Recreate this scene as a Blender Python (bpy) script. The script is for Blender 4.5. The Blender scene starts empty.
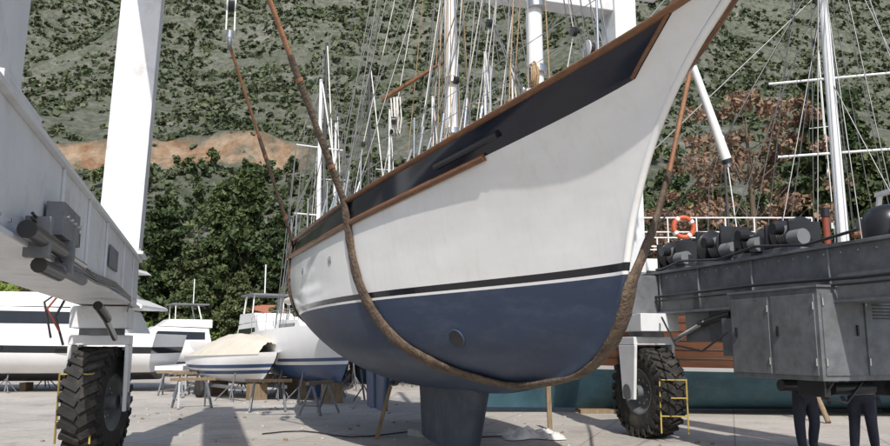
import bpy, math, random
import numpy as np
from mathutils import Vector, Matrix, noise
R=random.Random(7)
rad=math.radians
scene=bpy.context.scene
# ---------------------------------------------------------------- materials
def mat(name,col,rough=.5,metal=0.,var=.12,scale=2.,bump=0.,bscale=25.,col2=None,spec=.5,stain=None,stain_amt=.5,sscale=1.5,stretch=None,objrand=0.):
    m=bpy.data.materials.new(name); m.use_nodes=True
    nt=m.node_tree; N=nt.nodes; L=nt.links
    b=N['Principled BSDF']; b.inputs['Roughness'].default_value=rough; b.inputs['Metallic'].default_value=metal
    b.inputs['Specular IOR Level'].default_value=spec
    tc=N.new('ShaderNodeTexCoord'); src=tc.outputs['Object']
    if stretch:
        mp=N.new('ShaderNodeMapping'); mp.inputs['Scale'].default_value=stretch; L.new(src,mp.inputs[0]); src=mp.outputs[0]
    n=N.new('ShaderNodeTexNoise'); n.inputs['Scale'].default_value=scale; n.inputs['Detail'].default_value=8; n.inputs['Roughness'].default_value=.65
    L.new(src,n.inputs['Vector'])
    cr=N.new('ShaderNodeValToRGB'); L.new(n.outputs['Fac'],cr.inputs['Fac'])
    c2=col2 if col2 else tuple(min(1,c*(1+var)) for c in col)
    c1=col if col2 else tuple(c*(1-var) for c in col)
    cr.color_ramp.elements[0].position=.35; cr.color_ramp.elements[1].position=.65
    cr.color_ramp.elements[0].color=(*c1,1); cr.color_ramp.elements[1].color=(*c2,1)
    out=cr.outputs['Color']
    if stain:
        n2=N.new('ShaderNodeTexNoise'); n2.inputs['Scale'].default_value=sscale; n2.inputs['Detail'].default_value=10; n2.inputs['Roughness'].default_value=.7
        L.new(src,n2.inputs['Vector'])
        r2=N.new('ShaderNodeValToRGB'); r2.color_ramp.elements[0].position=.52; r2.color_ramp.elements[1].position=.72
        r2.color_ramp.elements[0].color=(0,0,0,1); r2.color_ramp.elements[1].color=(stain_amt,)*3+(1,)
        L.new(n2.outputs['Fac'],r2.inputs['Fac'])
        mx=N.new('ShaderNodeMix'); mx.data_type='RGBA'
        L.new(r2.outputs['Color'],mx.inputs[0]); L.new(out,mx.inputs[6]); mx.inputs[7].default_value=(*stain,1); out=mx.outputs[2]
    if objrand:
        oi=N.new('ShaderNodeObjectInfo'); hs=N.new('ShaderNodeHueSaturation')
        a=N.new('ShaderNodeMapRange'); a.inputs[3].default_value=1-objrand; a.inputs[4].default_value=1+objrand; L.new(oi.outputs['Random'],a.inputs[0])
        h=N.new('ShaderNodeMapRange'); h.inputs[3].default_value=.515; h.inputs[4].default_value=.475; L.new(oi.outputs['Random'],h.inputs[0])
        L.new(h.outputs[0],hs.inputs['Hue']); L.new(a.outputs[0],hs.inputs['Value']); L.new(out,hs.inputs['Color']); out=hs.outputs[0]
    L.new(out,b.inputs['Base Color'])
    if bump:
        n3=N.new('ShaderNodeTexNoise'); n3.inputs['Scale'].default_value=bscale; n3.inputs['Detail'].default_value=6
        L.new(src,n3.inputs['Vector'])
        bp=N.new('ShaderNodeBump'); bp.inputs['Strength'].default_value=bump; bp.inputs['Distance'].default_value=.05
        L.new(n3.outputs['Fac'],bp.inputs['Height']); L.new(bp.outputs[0],b.inputs['Normal'])
    return m
M={}
M['white']=mat('white_gelcoat',(.76,.76,.76),.28,var=.03)
M['liftwhite']=mat('lift_white_paint',(.63,.65,.67),.42,var=.06,stain=(.30,.26,.22),stain_amt=.5,sscale=2.2)
M['liftgrey']=mat('galvanised_steel',(.165,.175,.19),.5,metal=.3,var=.2,scale=4,stain=(.09,.08,.07),stain_amt=.6,sscale=3)
M['steel']=mat('stainless',(.6,.6,.6),.25,metal=.9,var=.05)
M['dark']=mat('dark_paint',(.018,.018,.02),.3,var=.2)
M['rubber']=mat('tyre_rubber',(.022,.021,.02),.85,var=.3,scale=6,bump=.3,stain=(.12,.10,.08),stain_amt=.55,sscale=3)
M['teak']=mat('varnished_wood',(.17,.078,.035),.35,var=.3,scale=3,stretch=(6,1,6))
M['tan']=mat('tan_rope',(.36,.25,.14),.8,var=.25,scale=30,bump=.3,bscale=80)
M['strap']=mat('orange_sling',(.28,.135,.07),.75,var=.25,scale=8,bump=.5,bscale=60,stain=(.10,.06,.04),stain_amt=.7,sscale=4)
M['strapd']=mat('sling_cover',(.10,.07,.048),.9,var=.4,scale=7,bump=1.,bscale=22,stain=(.22,.165,.11),stain_amt=.55,sscale=5)
M['yellow']=mat('yellow_paint',(.42,.31,.08),.5,var=.15,stain=(.12,.08,.04),stain_amt=.6,sscale=8)
M['glass']=mat('dark_glass',(.015,.018,.022),.08,var=.1)
M['blue']=mat('antifoul_blue',(.030,.050,.10),.6,var=.1)
M['cream']=mat('cover_cream',(.55,.51,.43),.8,var=.08,bump=.3,bscale=6)
M['navy']=mat('navy_paint',(.03,.07,.17),.35,var=.1)
M['teal']=mat('antifoul_teal',(.030,.085,.115),.7,var=.2,stain=(.09,.14,.15),stain_amt=.5)
M['red']=mat('orange_plastic',(.50,.10,.035),.5,var=.08)
M['redrust']=mat('red_pipe',(.22,.05,.03),.6,var=.2)
M['bark']=mat('bark',(.12,.09,.065),.9,var=.3,scale=5,bump=.6)
M['concrete_stone']=mat('stone',(.42,.40,.36),.9,var=.2,scale=6,bump=.5,bscale=12)
M['wood']=mat('weathered_timber',(.22,.16,.10),.85,var=.25,scale=4,stretch=(5,5,1))
M['sack']=mat('white_cloth',(.66,.65,.63),.8,var=.1,bump=.6,bscale=8)
M['wire']=mat('rig_wire',(.20,.20,.20),.4,metal=.5,var=.1)
M['wirel']=mat('rope_white',(.6,.59,.56),.7,var=.1)
M['alum']=mat('mast_paint',(.70,.71,.72),.35,var=.04)
M['darkmast']=mat('mast_dark',(.05,.05,.05),.4,var=.1)
M['roof']=mat('roof_tiles',(.36,.14,.08),.8,var=.25,scale=8)
M['plaster']=mat('plaster',(.5,.46,.40),.85,var=.08)
M['shade']=mat('grey_canvas',(.16,.17,.18),.8,var=.15)
M['trouser']=mat('dark_cloth',(.025,.028,.04),.9,var=.3,scale=10,bump=.3)
def leafmat(name,c1,c2,sc=.5,r=.35):
    return mat(name,c1,.6,col2=c2,scale=sc,spec=.25,objrand=r)
M['pine']=leafmat('pine_needles',(.034,.056,.024),(.090,.122,.043),.8)
M['pine2']=leafmat('pine_needles_b',(.048,.068,.032),(.115,.140,.055),.8)
M['leafg']=leafmat('broad_leaves',(.08,.13,.025),(.19,.25,.06),.9)
M['brownleaf']=leafmat('autumn_leaves',(.15,.095,.06),(.28,.18,.12),.8,.1)
M['scrub']=leafmat('scrub',(.046,.064,.033),(.120,.140,.078),.10,0.)
M['dtree']=leafmat('hill_tree_leaves',(.036,.058,.026),(.120,.150,.062),.10,0.)
# ---------------------------------------------------------------- mesh builder
class MB:
    def __init__(s): s.v=[];s.f=[];s.m=[];s.sm=[];s.mats=[]
    def mi(s,m):
        if isinstance(m,str): m=M[m]
        if m not in s.mats: s.mats.append(m)
        return s.mats.index(m)
    def add(s,vs,fs,m,smooth=False):
        o=len(s.v); s.v+= [tuple(a) for a in vs]; k=s.mi(m)
        for f in fs: s.f.append(tuple(i+o for i in f)); s.m.append(k); s.sm.append(smooth)
    def box(s,lo,hi,m):
        x0,y0,z0=lo;x1,y1,z1=hi
        vs=[(x0,y0,z0),(x1,y0,z0),(x1,y1,z0),(x0,y1,z0),(x0,y0,z1),(x1,y0,z1),(x1,y1,z1),(x0,y1,z1)]
        s.add(vs,[(0,3,2,1),(4,5,6,7),(0,1,5,4),(1,2,6,5),(2,3,7,6),(3,0,4,7)],m)
    def frame(s,p,q):
        d=(Vector(q)-Vector(p)).normalized(); up=Vector((0,0,1)) if abs(d.z)<.95 else Vector((1,0,0))
        a=d.cross(up).normalized(); b=a.cross(d).normalized(); return d,a,b
    def beam(s,p,q,w,h,m):
        d,a,b=s.frame(p,q); p=Vector(p);q=Vector(q)
        vs=[c+a*(i*w/2)+b*(j*h/2) for c in(p,q) for i,j in((-1,-1),(1,-1),(1,1),(-1,1))]
        s.add(vs,[(0,3,2,1),(4,5,6,7),(0,1,5,4),(1,2,6,5),(2,3,7,6),(3,0,4,7)],m)
    def cyl(s,p,q,r1,m,r2=None,n=12,caps=True):
        if r2 is None:r2=r1
        d,a,b=s.frame(p,q); vs=[]
        for c,r in((Vector(p),r1),(Vector(q),r2)):
            for i in range(n):
                t=2*math.pi*i/n; vs.append(c+a*(r*math.cos(t))+b*(r*math.sin(t)))
        s.add(vs,[(i,(i+1)%n,n+(i+1)%n,n+i) for i in range(n)],m,True)
        if caps: s.add(vs,[tuple(range(n-1,-1,-1)),tuple(range(n,2*n))],m)
    def tube(s,pts,r,m,n=8,r2=None,ref=None,rl=None,nrm=None):
        pts=[Vector(p) for p in pts]; vs=[]; r2=r2 or r
        pa=None
        for i,p in enumerate(pts):
            d=(pts[min(i+1,len(pts)-1)]-pts[max(i-1,0)]).normalized()
            if nrm: a=d.cross(nrm[i]).normalized()
            elif pa is None:
                up=Vector(ref) if ref else (Vector((0,0,1)) if abs(d.z)<.9 else Vector((1,0,0)))
                a=d.cross(up).normalized()
            else:
                a=(pa-d*pa.dot(d)).normalized()
            pa=a; b=a.cross(d).normalized(); k_=rl[i] if rl else 1.
            for k in range(n):
                t=2*math.pi*k/n; vs.append(p+a*(k_*r*math.cos(t))+b*(k_*r2*math.sin(t)))
        fs=[(i*n+k,i*n+(k+1)%n,(i+1)*n+(k+1)%n,(i+1)*n+k) for i in range(len(pts)-1) for k in range(n)]
        s.add(vs,fs,m,True)
        s.add(vs[:n],[tuple(range(n-1,-1,-1))],m); s.add(vs[-n:],[tuple(range(n))],m)
    def lathe(s,c,axis,prof,m,n=32,smooth=True):
        c=Vector(c);ax=Vector(axis).normalized(); up=Vector((0,0,1)) if abs(ax.z)<.9 else Vector((1,0,0))
        a=ax.cross(up).normalized(); b=a.cross(ax).normalized(); vs=[]
        for r,h in prof:
            for k in range(n):
                t=2*math.pi*k/n; vs.append(c+ax*h+a*(r*math.cos(t))+b*(r*math.sin(t)))
        s.add(vs,[(i*n+k,i*n+(k+1)%n,(i+1)*n+(k+1)%n,(i+1)*n+k) for i in range(len(prof)-1) for k in range(n)],m,smooth)
    def extr(s,poly,x0,x1,m,inset=0.):
        z0=min(p[1] for p in poly); n=len(poly)
        def X(x,z): return x-(inset*(z-z0))*(1 if x>0 else -1)
        vs=[(X(x0,z),y,z) for y,z in poly]+[(X(x1,z),y,z) for y,z in poly]
        s.add(vs,[tuple(range(n)),tuple(range(2*n-1,n-1,-1))]+[(i,n+i,n+(i+1)%n,(i+1)%n) for i in range(n)],m)
    def shift(s,dx,dy=0.,dz=0.):
        s.v=[(x+dx,y+dy,z+dz) for x,y,z in s.v]; return s
    def obj(s,name,parent=None,loc=(0,0,0),rz=0.,bevel=0.):
        me=bpy.data.meshes.new(name); me.from_pydata(s.v,[],s.f)
        for m in s.mats: me.materials.append(m)
        me.polygons.foreach_set('material_index',s.m); me.polygons.foreach_set('use_smooth',s.sm); me.update()
        o=bpy.data.objects.new(name,me); scene.collection.objects.link(o)
        o.location=loc; o.rotation_euler=(0,0,rz)
        if parent: o.parent=parent
        if bevel:
            b=o.modifiers.new('bevel','BEVEL'); b.width=bevel; b.segments=2; b.limit_method='ANGLE'; b.angle_limit=rad(50)
        return o
def empty(name,loc=(0,0,0),rz=0.,parent=None):
    e=bpy.data.objects.new(name,None); scene.collection.objects.link(e); e.location=loc; e.rotation_euler=(0,0,rz); e.parent=parent; e.empty_display_size=.3
    return e
def interp(x,tab):
    xs=[a for a,_ in tab]; ys=[b for _,b in tab]
    if x<=xs[0]: return ys[0]
    if x>=xs[-1]: return ys[-1]
    i=max(k for k in range(len(xs)-1) if xs[k]<=x)
    h=xs[i+1]-xs[i]; u=(x-xs[i])/h
    def sl(k):
        if k==0: return (ys[1]-ys[0])/(xs[1]-xs[0])
        if k==len(xs)-1: return (ys[-1]-ys[-2])/(xs[-1]-xs[-2])
        return (ys[k+1]-ys[k-1])/(xs[k+1]-xs[k-1])
    m0=sl(i)*h;m1=sl(i+1)*h
    return (2*u**3-3*u*u+1)*ys[i]+(u**3-2*u*u+u)*m0+(-2*u**3+3*u*u)*ys[i+1]+(u**3-u*u)*m1
def loft(mb,fn,matf,ts,vs,deck=None,deckv=None):
    for sd in(-1,1):
        V=[];
        for t in ts:
            for v in vs:
                hb,y,z=fn(t,v); V.append((sd*hb,y,z))
        nv=len(vs)
        groups={}
        for i in range(len(ts)-1):
            for j in range(nv-1):
                f=(i*nv+j,(i+1)*nv+j,(i+1)*nv+j+1,i*nv+j+1)
                if sd>0: f=f[::-1]
                groups.setdefault(matf((ts[i]+ts[i+1])/2,(vs[j]+vs[j+1])/2),[]).append(f)
        o=len(mb.v); mb.v+=V
        for m,fs in groups.items():
            k=mb.mi(m)
            for f in fs: mb.f.append(tuple(a+o for a in f)); mb.m.append(k); mb.sm.append(True)
    V=[]
    for v in vs:
        hb,y,z=fn(ts[-1],v); V+=[(-hb,y,z),(hb,y,z)]
    gr={}
    for j in range(len(vs)-1): gr.setdefault(matf(1,(vs[j]+vs[j+1])/2),[]).append((2*j,2*j+1,2*j+3,2*j+2))
    for m,fs in gr.items(): mb.add(V,fs,m)
    if deck:
        V=[]
        for t in ts:
            hb,y,z=fn(t,deckv); V+=[(-hb,y,z),(hb,y,z)]
        mb.add(V,[(2*i,2*i+1,2*i+3,2*i+2) for i in range(len(ts)-1)],deck)
# ---------------------------------------------------------------- MAIN SAILBOAT
BOAT=empty('sailing_yacht',(1.8,8.0,0),rad(20))
Binv=Matrix.Rotation(rad(-20),4,'Z')@Matrix.Translation((-1.8,-8.0,0))
def toB(x,y,z): return Binv@Vector((x,y,z))
STEM=[(0,1.6),(.08,.68),(.16,.22),(.24,0.0),(.33,-.12),(.5,-.33),(.7,-.76),(.86,-1.35),(1,-2.15)]
STERN=[(0,10.2),(.2,11.2),(.4,12.2),(.7,12.9),(1,13.2)]
HB=[(0,.05),(.05,.28),(.1,.52),(.2,.98),(.3,1.40),(.4,1.75),(.5,1.97),(.6,2.05),(.7,2.03),(.8,1.92),(.9,1.70),(1,1.38)]
ZS=[(0,4.84),(.05,4.66),(.1,4.52),(.2,4.30),(.3,4.10),(.4,3.95),(.5,3.84),(.6,3.80),(.7,3.82),(.8,3.9),(.9,4.02),(1,4.18)]
ZB=[(0,1.22),(.15,1.05),(.35,1.0),(.55,1.05),(.75,1.35),(.9,1.9),(1,2.35)]
def hullf(t,v):
    y0=interp(v,STEM); y1=interp(v,STERN); y=y0+(y1-y0)*t
    zb=interp(t,ZB); zs=interp(t,ZS); z=zb+(zs-zb)*v
    k=min(1,t/.42); k=k*k*(3-2*k)*.5+k*.5
    a=1.25+2.8*k; c=1.0+1.0*k
    if t>.6: a-= (t-.6)*3.5
    g=(1-(1-v)**a)**(1/c)
    hb=interp(t,HB)
    if t<.3: g=g*(1-.12*(1-t/.3)*math.sin(math.pi*v))
    g=g*(1-.04*v**6*(t/.6 if t<.6 else 1))
    return (max(.035,hb*g) if v>0.001 else .03, y,z)
def hulln(side,s,v):
    y0=interp(v,STEM); y1=interp(v,STERN); t=max(0.004,min(.996,(s-y0)/(y1-y0)))
    e=.004
    a=Vector(hullf(min(1,t+e),v))-Vector(hullf(max(0,t-e),v)); b=Vector(hullf(t,min(1,v+e)))-Vector(hullf(t,max(0,v-e)))
    n=b.cross(a).normalized()
    if n.x<0:n=-n
    n.x*=side; return n
def hullp(side,s,v,off=0.):
    y0=interp(v,STEM); y1=interp(v,STERN); t=max(0,min(1,(s-y0)/(y1-y0)))
    p=Vector(hullf(t,v)); p.x*=side
    if off: p+=hulln(side,s,v)*off
    return p
hm=bpy.data.materials.new('hull_paint'); hm.use_nodes=True
nt=hm.node_tree;N=nt.nodes;L=nt.links;b=N['Principled BSDF']
tc=N.new('ShaderNodeTexCoord'); sx=N.new('ShaderNodeSeparateXYZ'); L.new(tc.outputs['Object'],sx.inputs[0])
ml=N.new('ShaderNodeMath'); ml.operation='MULTIPLY_ADD'; L.new(sx.outputs['Y'],ml.inputs[0]); ml.inputs[1].default_value=.014; L.new(sx.outputs['Z'],ml.inputs[2])
mr=N.new('ShaderNodeMapRange'); mr.inputs[1].default_value=2.; mr.inputs[2].default_value=3.; L.new(ml.outputs[0],mr.inputs[0])
cr=N.new('ShaderNodeValToRGB'); cr.color_ramp.interpolation='CONSTANT'
WL=2.41
e=cr.color_ramp.elements; e[0].color=(.030,.047,.088,1)
e[1].position=WL-2; e[1].color=(.80,.795,.785,1)
x=e.new(WL-2+.035); x.color=(.012,.013,.018,1)
x=e.new(WL-2+.12); x.color=(.80,.795,.785,1)
L.new(mr.outputs[0],cr.inputs[0])
def hn(scale,st,p0,c0,p1,c1,det=8,ro=.65):
    mp=N.new('ShaderNodeMapping'); mp.inputs['Scale'].default_value=st; L.new(tc.outputs['Object'],mp.inputs[0])
    n=N.new('ShaderNodeTexNoise'); n.inputs['Scale'].default_value=scale; n.inputs['Detail'].default_value=det; n.inputs['Roughness'].default_value=ro; L.new(mp.outputs[0],n.inputs['Vector'])
    r=N.new('ShaderNodeValToRGB'); r.color_ramp.elements[0].position=p0; r.color_ramp.elements[1].position=p1; r.color_ramp.elements[0].color=(*c0,1); r.color_ramp.elements[1].color=(*c1,1); L.new(n.outputs['Fac'],r.inputs[0]); return r.outputs[0]
def hmix(f,a,c,bt='MIX'):
    m=N.new('ShaderNodeMix'); m.data_type='RGBA'; m.blend_type=bt
    for i,v in((0,f),(6,a),(7,c)):
        if isinstance(v,(int,float)): m.inputs[i].default_value=v
        elif isinstance(v,tuple): m.inputs[i].default_value=(*v,1)
        else: L.new(v,m.inputs[i])
    return m.outputs[2]
o_=hmix(1.,cr.outputs['Color'],hn(1.3,(1,.6,2.2),.3,(.91,.91,.905),.7,(1,1,1)),'MULTIPLY')
o_=hmix(1.,o_,hn(3.,(2.5,2.5,.22),.5,(1,1,1),.78,(.93,.91,.88)),'MULTIPLY')
gt=N.new('ShaderNodeMath'); gt.operation='GREATER_THAN'; gt.inputs[1].default_value=WL; L.new(ml.outputs[0],gt.inputs[0])
inv=N.new('ShaderNodeMath'); inv.operation='SUBTRACT'; inv.inputs[0].default_value=1; L.new(gt.outputs[0],inv.inputs[1])
mm=N.new('ShaderNodeMath'); mm.operation='MULTIPLY'; L.new(inv.outputs[0],mm.inputs[0]); L.new(hn(2.5,(1,.6,2.2),.48,(0,0,0),.75,(.4,.4,.4),10,.75),mm.inputs[1])
o_=hmix(mm.outputs[0],o_,(.10,.12,.16))
L.new(o_,b.inputs['Base Color'])
rr=N.new('ShaderNodeMapRange'); rr.inputs[3].default_value=.5; rr.inputs[4].default_value=.16; L.new(gt.outputs[0],rr.inputs[0]); L.new(rr.outputs[0],b.inputs['Roughness'])
fn_=N.new('ShaderNodeTexNoise'); fn_.inputs['Scale'].default_value=1.6; fn_.inputs['Detail'].default_value=3; L.new(tc.outputs['Object'],fn_.inputs['Vector'])
fb=N.new('ShaderNodeBump'); fb.inputs['Strength'].default_value=.25; fb.inputs['Distance'].default_value=.04; L.new(fn_.outputs['Fac'],fb.inputs['Height']); L.new(fb.outputs[0],b.inputs['Normal'])
M['hull']=hm
M['blackgloss']=mat('bulwark_black',(.009,.012,.024),.12,var=.2)
mb=MB()
ts=[0,.006,.012,.02,.03,.045,.06,.08]+[.1+.9*i/44 for i in range(45)]
vs=[0,.015,.03,.05,.08]+[.12+.76*i/26 for i in range(27)]+[.90,.95,.985,1.0]
def hmat(t,v):
    if v>.885 and t>.048: return 'blackgloss'
    return 'hull'
loft(mb,hullf,hmat,ts,vs,deck='cream',deckv=.87)
mb.obj('hull',BOAT)
mb=MB()
for sd in(-1,1):
    mb.tube([Vector((sd*hullf(t,1)[0],hullf(t,1)[1],hullf(t,1)[2]+.02)) for t in [i/60 for i in range(61)]],.075,'teak',6,r2=.035)
    pts=[]
    for i in range(50):
        t=.19+.81*i/49; h=hullf(t,.875); pts.append(Vector((sd*(h[0]+.02),h[1],h[2])))
    mb.tube(pts,.045,'teak',8,r2=.05)
    pts=[]
    for v in (.885,.92,.96,1.0):
        h=hullf(.048,v); pts.append(Vector((sd*(h[0]+.012),h[1],h[2])))
    mb.tube(pts,.022,'teak',6)
h=hullf(1,1); mb.beam((-h[0],h[1],h[2]+.02),(h[0],h[1],h[2]+.02),.12,.07,'teak')
mb.obj('rails',BOAT)
mb=MB()
mb.tube([Vector((0,hullf(0,v)[1]-.005,hullf(0,v)[2])) for v in [.02+.98*i/30 for i in range(31)]],.042,'hull',8)
mb.obj('stem_band',BOAT)
mb=MB()
for sd in(-1,1):
    p=hullp(sd,2.7,.24,.0); n=hulln(sd,2.7,.24)
    mb.cyl(p-n*.05,p+n*.012,.12,'dark',n=24); mb.lathe(p,n,[(.12,-.02),(.135,.0),(.135,.012),(.118,.014)],'blue',24)
    mb.tube([hullp(sd,a,.935,.02) for a in(1.0,1.3,1.6,1.9,2.2)],.03,'dark',8,r2=.05)
    for s in (5.6,7.4,9.2):
        q=hullp(sd,s,.72,.0); mb.lathe(q,hulln(sd,s,.72),[(.0,.008),(.05,.008),(.06,.014),(.075,.003)],'steel',16)
mb.obj('hull_fittings',BOAT)
mb=MB()
def foil(y0t,y1t,zt,y0b,y1b,zb,tht,thb,m,nz_=8):
    nsec=14; V=[]
    for i in range(nz_+1):
        k=i/nz_; ya=y0t+(y0b-y0t)*k; yb=y1t+(y1b-y1t)*k; z=zt+(zb-zt)*k; th=tht+(thb-tht)*k
        if i==0: th*=1.5
        for j in range(2*nsec):
            u=j/nsec if j<nsec else 2-j/nsec; sg=1 if j<nsec else -1
            w=th*(1.48*math.sqrt(max(0,u))-.63*u-1.75*u*u+1.43*u**3-.5*u**4+.01)*2
            V.append((sg*w/2,ya+(yb-ya)*u,z))
    n=2*nsec; F=[(i*n+j,i*n+(j+1)%n,(i+1)*n+(j+1)%n,(i+1)*n+j) for i in range(nz_) for j in range(n)]
    mb.add(V,F,m,True); mb.add(V[-n:],[tuple(range(n))],m); mb.add(V[:n],[tuple(range(n))],m)
M['keelblue']=mat('keel_paint',(.032,.045,.07),.65,var=.2,stain=(.10,.10,.10),stain_amt=.5,sscale=2,bump=.3,bscale=6)
foil(3.5,6.6,1.25,4.0,6.4,.14,.5,.44,'keelblue')
foil(8.6,9.7,1.55,8.8,9.6,.35,.16,.12,'navy')
foil(9.75,10.6,1.8,9.65,10.4,.35,.14,.08,'navy')
mb.cyl((0,8.3,1.35),(0,8.72,1.32),.05,'steel')
mb.obj('keel_and_rudder',BOAT)
mb=MB()
mb.extr([(5.4,3.5),(10.4,3.6),(10.4,4.30),(6.2,4.22),(5.6,4.1)],-1.15,1.15,'white',.15)
for s in (6.2,7.3,8.4,9.4):
    for sd in(-1,1): mb.box((sd*1.09-.03,s,3.92),(sd*1.09+.03,s+.6,4.12),'glass')
mb.box((-.5,2.6,4.0),(.5,3.6,4.22),'white'); mb.box((-.38,2.7,4.22),(.38,3.5,4.26),'glass')
mb.obj('deckhouse',BOAT,bevel=.03)
mb=MB()
def mast(y,top,r,rake,m='alum'):
    mb.cyl((0,y,3.7),(0,y+rake,top),r,m,r2=r*.75,n=20)
    for z in (5.2,6.1): mb.cyl((0,y,z),(0,y+.01,z+.1),r*1.12,'steel',n=16)
mast(1.75,14.2,.115,.25); mast(4.9,16.5,.115,.35)
for y,z in((1.9,9.2),(5.1,9.5),(5.2,12.8)):
    mb.cyl((-1.05,y+.1,z),(1.05,y+.1,z),.035,'alum',n=8)
mb.cyl((0,5.05,4.95),(0,9.6,5.1),.07,'alum'); mb.tube([(0,5.2+i*.4,5.08+.02*math.sin(i*2)) for i in range(11)],.10,'wirel',10,r2=.10)
mb.cyl((0,1.95,4.9),(0,4.6,5.0),.05,'teak')
for ym,sd in((1.75,-1),(4.9,-1),(1.75,1)): mb.lathe((sd*.12,ym,4.95),(sd,0,0),[(.07,0),(.045,.03),(.045,.08),(.06,.1),(0,.1)],'steel',12)
mb.obj('masts',BOAT)
mb=MB()
def wire(p,q,r=.008,m='wire'): mb.tube([p,q],r,m,5)
for sd in(-1,1):
    for ym,zm,ss_ in((1.95,13.8,(1.5,2.0,2.5)),(1.9,9.1,(1.2,2.3,2.8)),(5.2,16.,(4.9,5.4)),(5.1,9.4,(4.4,5.7)),(5.15,12.7,(5.1,6.2))):
        for s in ss_:
            p=hullp(sd,s,1.0); wire((sd*.08,ym,zm),(p.x,p.y,p.z+.02),.010)
            mb.cyl((p.x,p.y,p.z+.02),Vector((p.x,p.y,p.z+.02)).lerp(Vector((0,ym,zm)),.045),.022,'steel',n=6)
wire((0,1.9,13.9),(0,-1.8,5.0),.012);wire((0,1.9,9.2),(0,-1.2,4.8),.012); wire((0,5.2,16.2),(0,-3.2,5.5),.012); wire((0,5.2,12.),(0,2.0,13.),.01)
wire((0,5.2,9.5),(0,1.85,4.6),.012); wire((0,5.25,16.4),(0,13.1,4.3),.012); wire((.3,5.25,16.4),(1.0,12.9,4.3),.01); wire((-.3,5.25,14.4),(-1.2,12.5,4.3),.01)
for i in range(34):
    a=R.uniform(-.25,.25); ym=R.choice([1.8,5.0,5.0]); z=R.uniform(8,13)
    wire((a*.3,ym+.1,z),(a+R.uniform(-.6,.5),ym+R.uniform(-.9,1.8),4.3),.009,R.choice(['wirel','wire','tan','wire']))
for c,r in(((-.14,1.68,5.15),.075),((.1,1.62,4.95),.07),((-.14,4.8,5.0),.08)):
    for k in range(6):
        rr_=r*R.uniform(.75,1.2)
        mb.tube([(c[0]+.018*k,c[1]+rr_*math.cos(t),c[2]+rr_*2.0*math.sin(t)+.02*math.sin(3*t+k)) for t in [2*math.pi*i/16 for i in range(17)]],.012,'tan',6)
for x,y,z in((-.5,3.4,5.6),(-.3,2.6,6.2),(.25,1.2,5.6),(-.8,5.8,5.4),(-.9,7.5,5.6)):
    mb.cyl((x-.03,y,z),(x+.03,y,z),.06,'dark',n=12); wire((x,y,z),(0,y+.6,z+4),.008,'wirel'); wire((x,y,z),(x-.2,y+.3,4.0),.008,'wirel')
mb.obj('standing_rigging',BOAT)
mb=MB()
for sd in(-1,1):
    prev=None
    for i in range(9):
        s=-.6+i*1.6 ; p=hullp(sd,s,1.0)
        mb.cyl((p.x,p.y,p.z),(p.x*1.0,p.y,p.z+.62),.013,'steel',n=8)
        if prev:
            for z in(.6,.32): mb.tube([(prev.x,prev.y,prev.z+z),(p.x,p.y,p.z+z)],.005,'steel',5)
        prev=p
p0=hullp(-1,-.6,1.0);p1=hullp(1,-.6,1.0)
mb.tube([(p0.x,p0.y,p0.z+.62),(-.25,-1.6,5.5),(0,-2.0,5.6),(.25,-1.6,5.5),(p1.x,p1.y,p1.z+.62)],.015,'steel',8)
mb.cyl((0,-1.2,4.85),(0,-3.3,5.45),.10,'teak',r2=.07)
mb.obj('lifelines_and_bowsprit',BOAT)
mb=MB()
mb.cyl(toB(-1.1,13,5.95),toB(.1,12.8,6.65),.045,'teak',r2=.03)
for k in range(3): 
    x0=-.95+.05*k; mb.tube([toB(x0,13,6.0),toB(x0+.03,12.97,5.6-.1*k),toB(x0+.06,13,5.3),toB(x0+.09,13,5.6),toB(x0+.06,13,6.0)],.014,'wirel',5)
mb.cyl(toB(-.93,12.95,5.55),toB(-.85,12.95,5.55),.07,'dark',n=12)
mb.obj('gaff_spar',BOAT)
mb=MB()
a=toB(2.80,8.3,4.80); c=toB(3.13,8.35,3.74)
mb.cyl(a,c,.038,'white',r2=.055,n=16); mb.cyl(c,c+(c-a).normalized()*.05,.057,'dark',n=14); mb.cyl(c+(c-a).normalized()*.05,c+(c-a).normalized()*.09,.02,'steel')
mb.tube([a,toB(2.55,8.1,5.3)],.02,'steel',6)
mb.obj('bow_boom_fender',BOAT)

# ---------------------------------------------------------------- TRAVEL LIFT
LA=17
LIFT=empty('travel_lift',(0,0,0),rad(LA))
ca=math.cos(rad(LA)); sa=math.sin(rad(LA))
def toL(x,y,z): return Vector((ca*x+sa*y,-sa*x+ca*y,z))
LO=-.42; RO=-.38
VE=13.75
mb=MB()
mb.box((-1.42,3.0,2.34),(-.72,VE,3.07),'liftwhite')
mb.box((-1.47,2.95,3.07),(-.67,VE+.05,3.11),'liftwhite'); mb.box((-1.47,2.95,2.30),(-.67,VE+.05,2.34),'liftwhite')
def leg(x0,x1,v0,v1,lean):
    z0,z1=3.11,9.0
    mb.add([(x0,v0,z0),(x1,v0,z0),(x1,v1,z0),(x0,v1,z0),(x0+lean,v0,z1),(x1+lean,v0,z1),(x1+lean,v1,z1),(x0+lean,v1,z1)],[(0,3,2,1),(4,5,6,7),(0,1,5,4),(1,2,6,5),(2,3,7,6),(3,0,4,7)],'liftwhite')
leg(-1.30,-.68,13.0,13.66,.16); mb.box((-1.42,12.9,3.11),(-.60,13.76,3.16),'liftwhite')
leg(-1.45,-.80,4.65,5.35,.12); mb.box((-1.47,4.5,3.11),(-.69,5.5,3.18),'liftwhite')
for v in (6.5,7.9,9.3,11.2,12.6): mb.box((-.72,v,2.34),(-.695,v+.03,3.07),'liftwhite')
for v in (4.58,5.42): 
    for x in (-1.3,-.78): mb.cyl((x,v,3.18),(x,v,3.23),.03,'steel',n=6)
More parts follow.
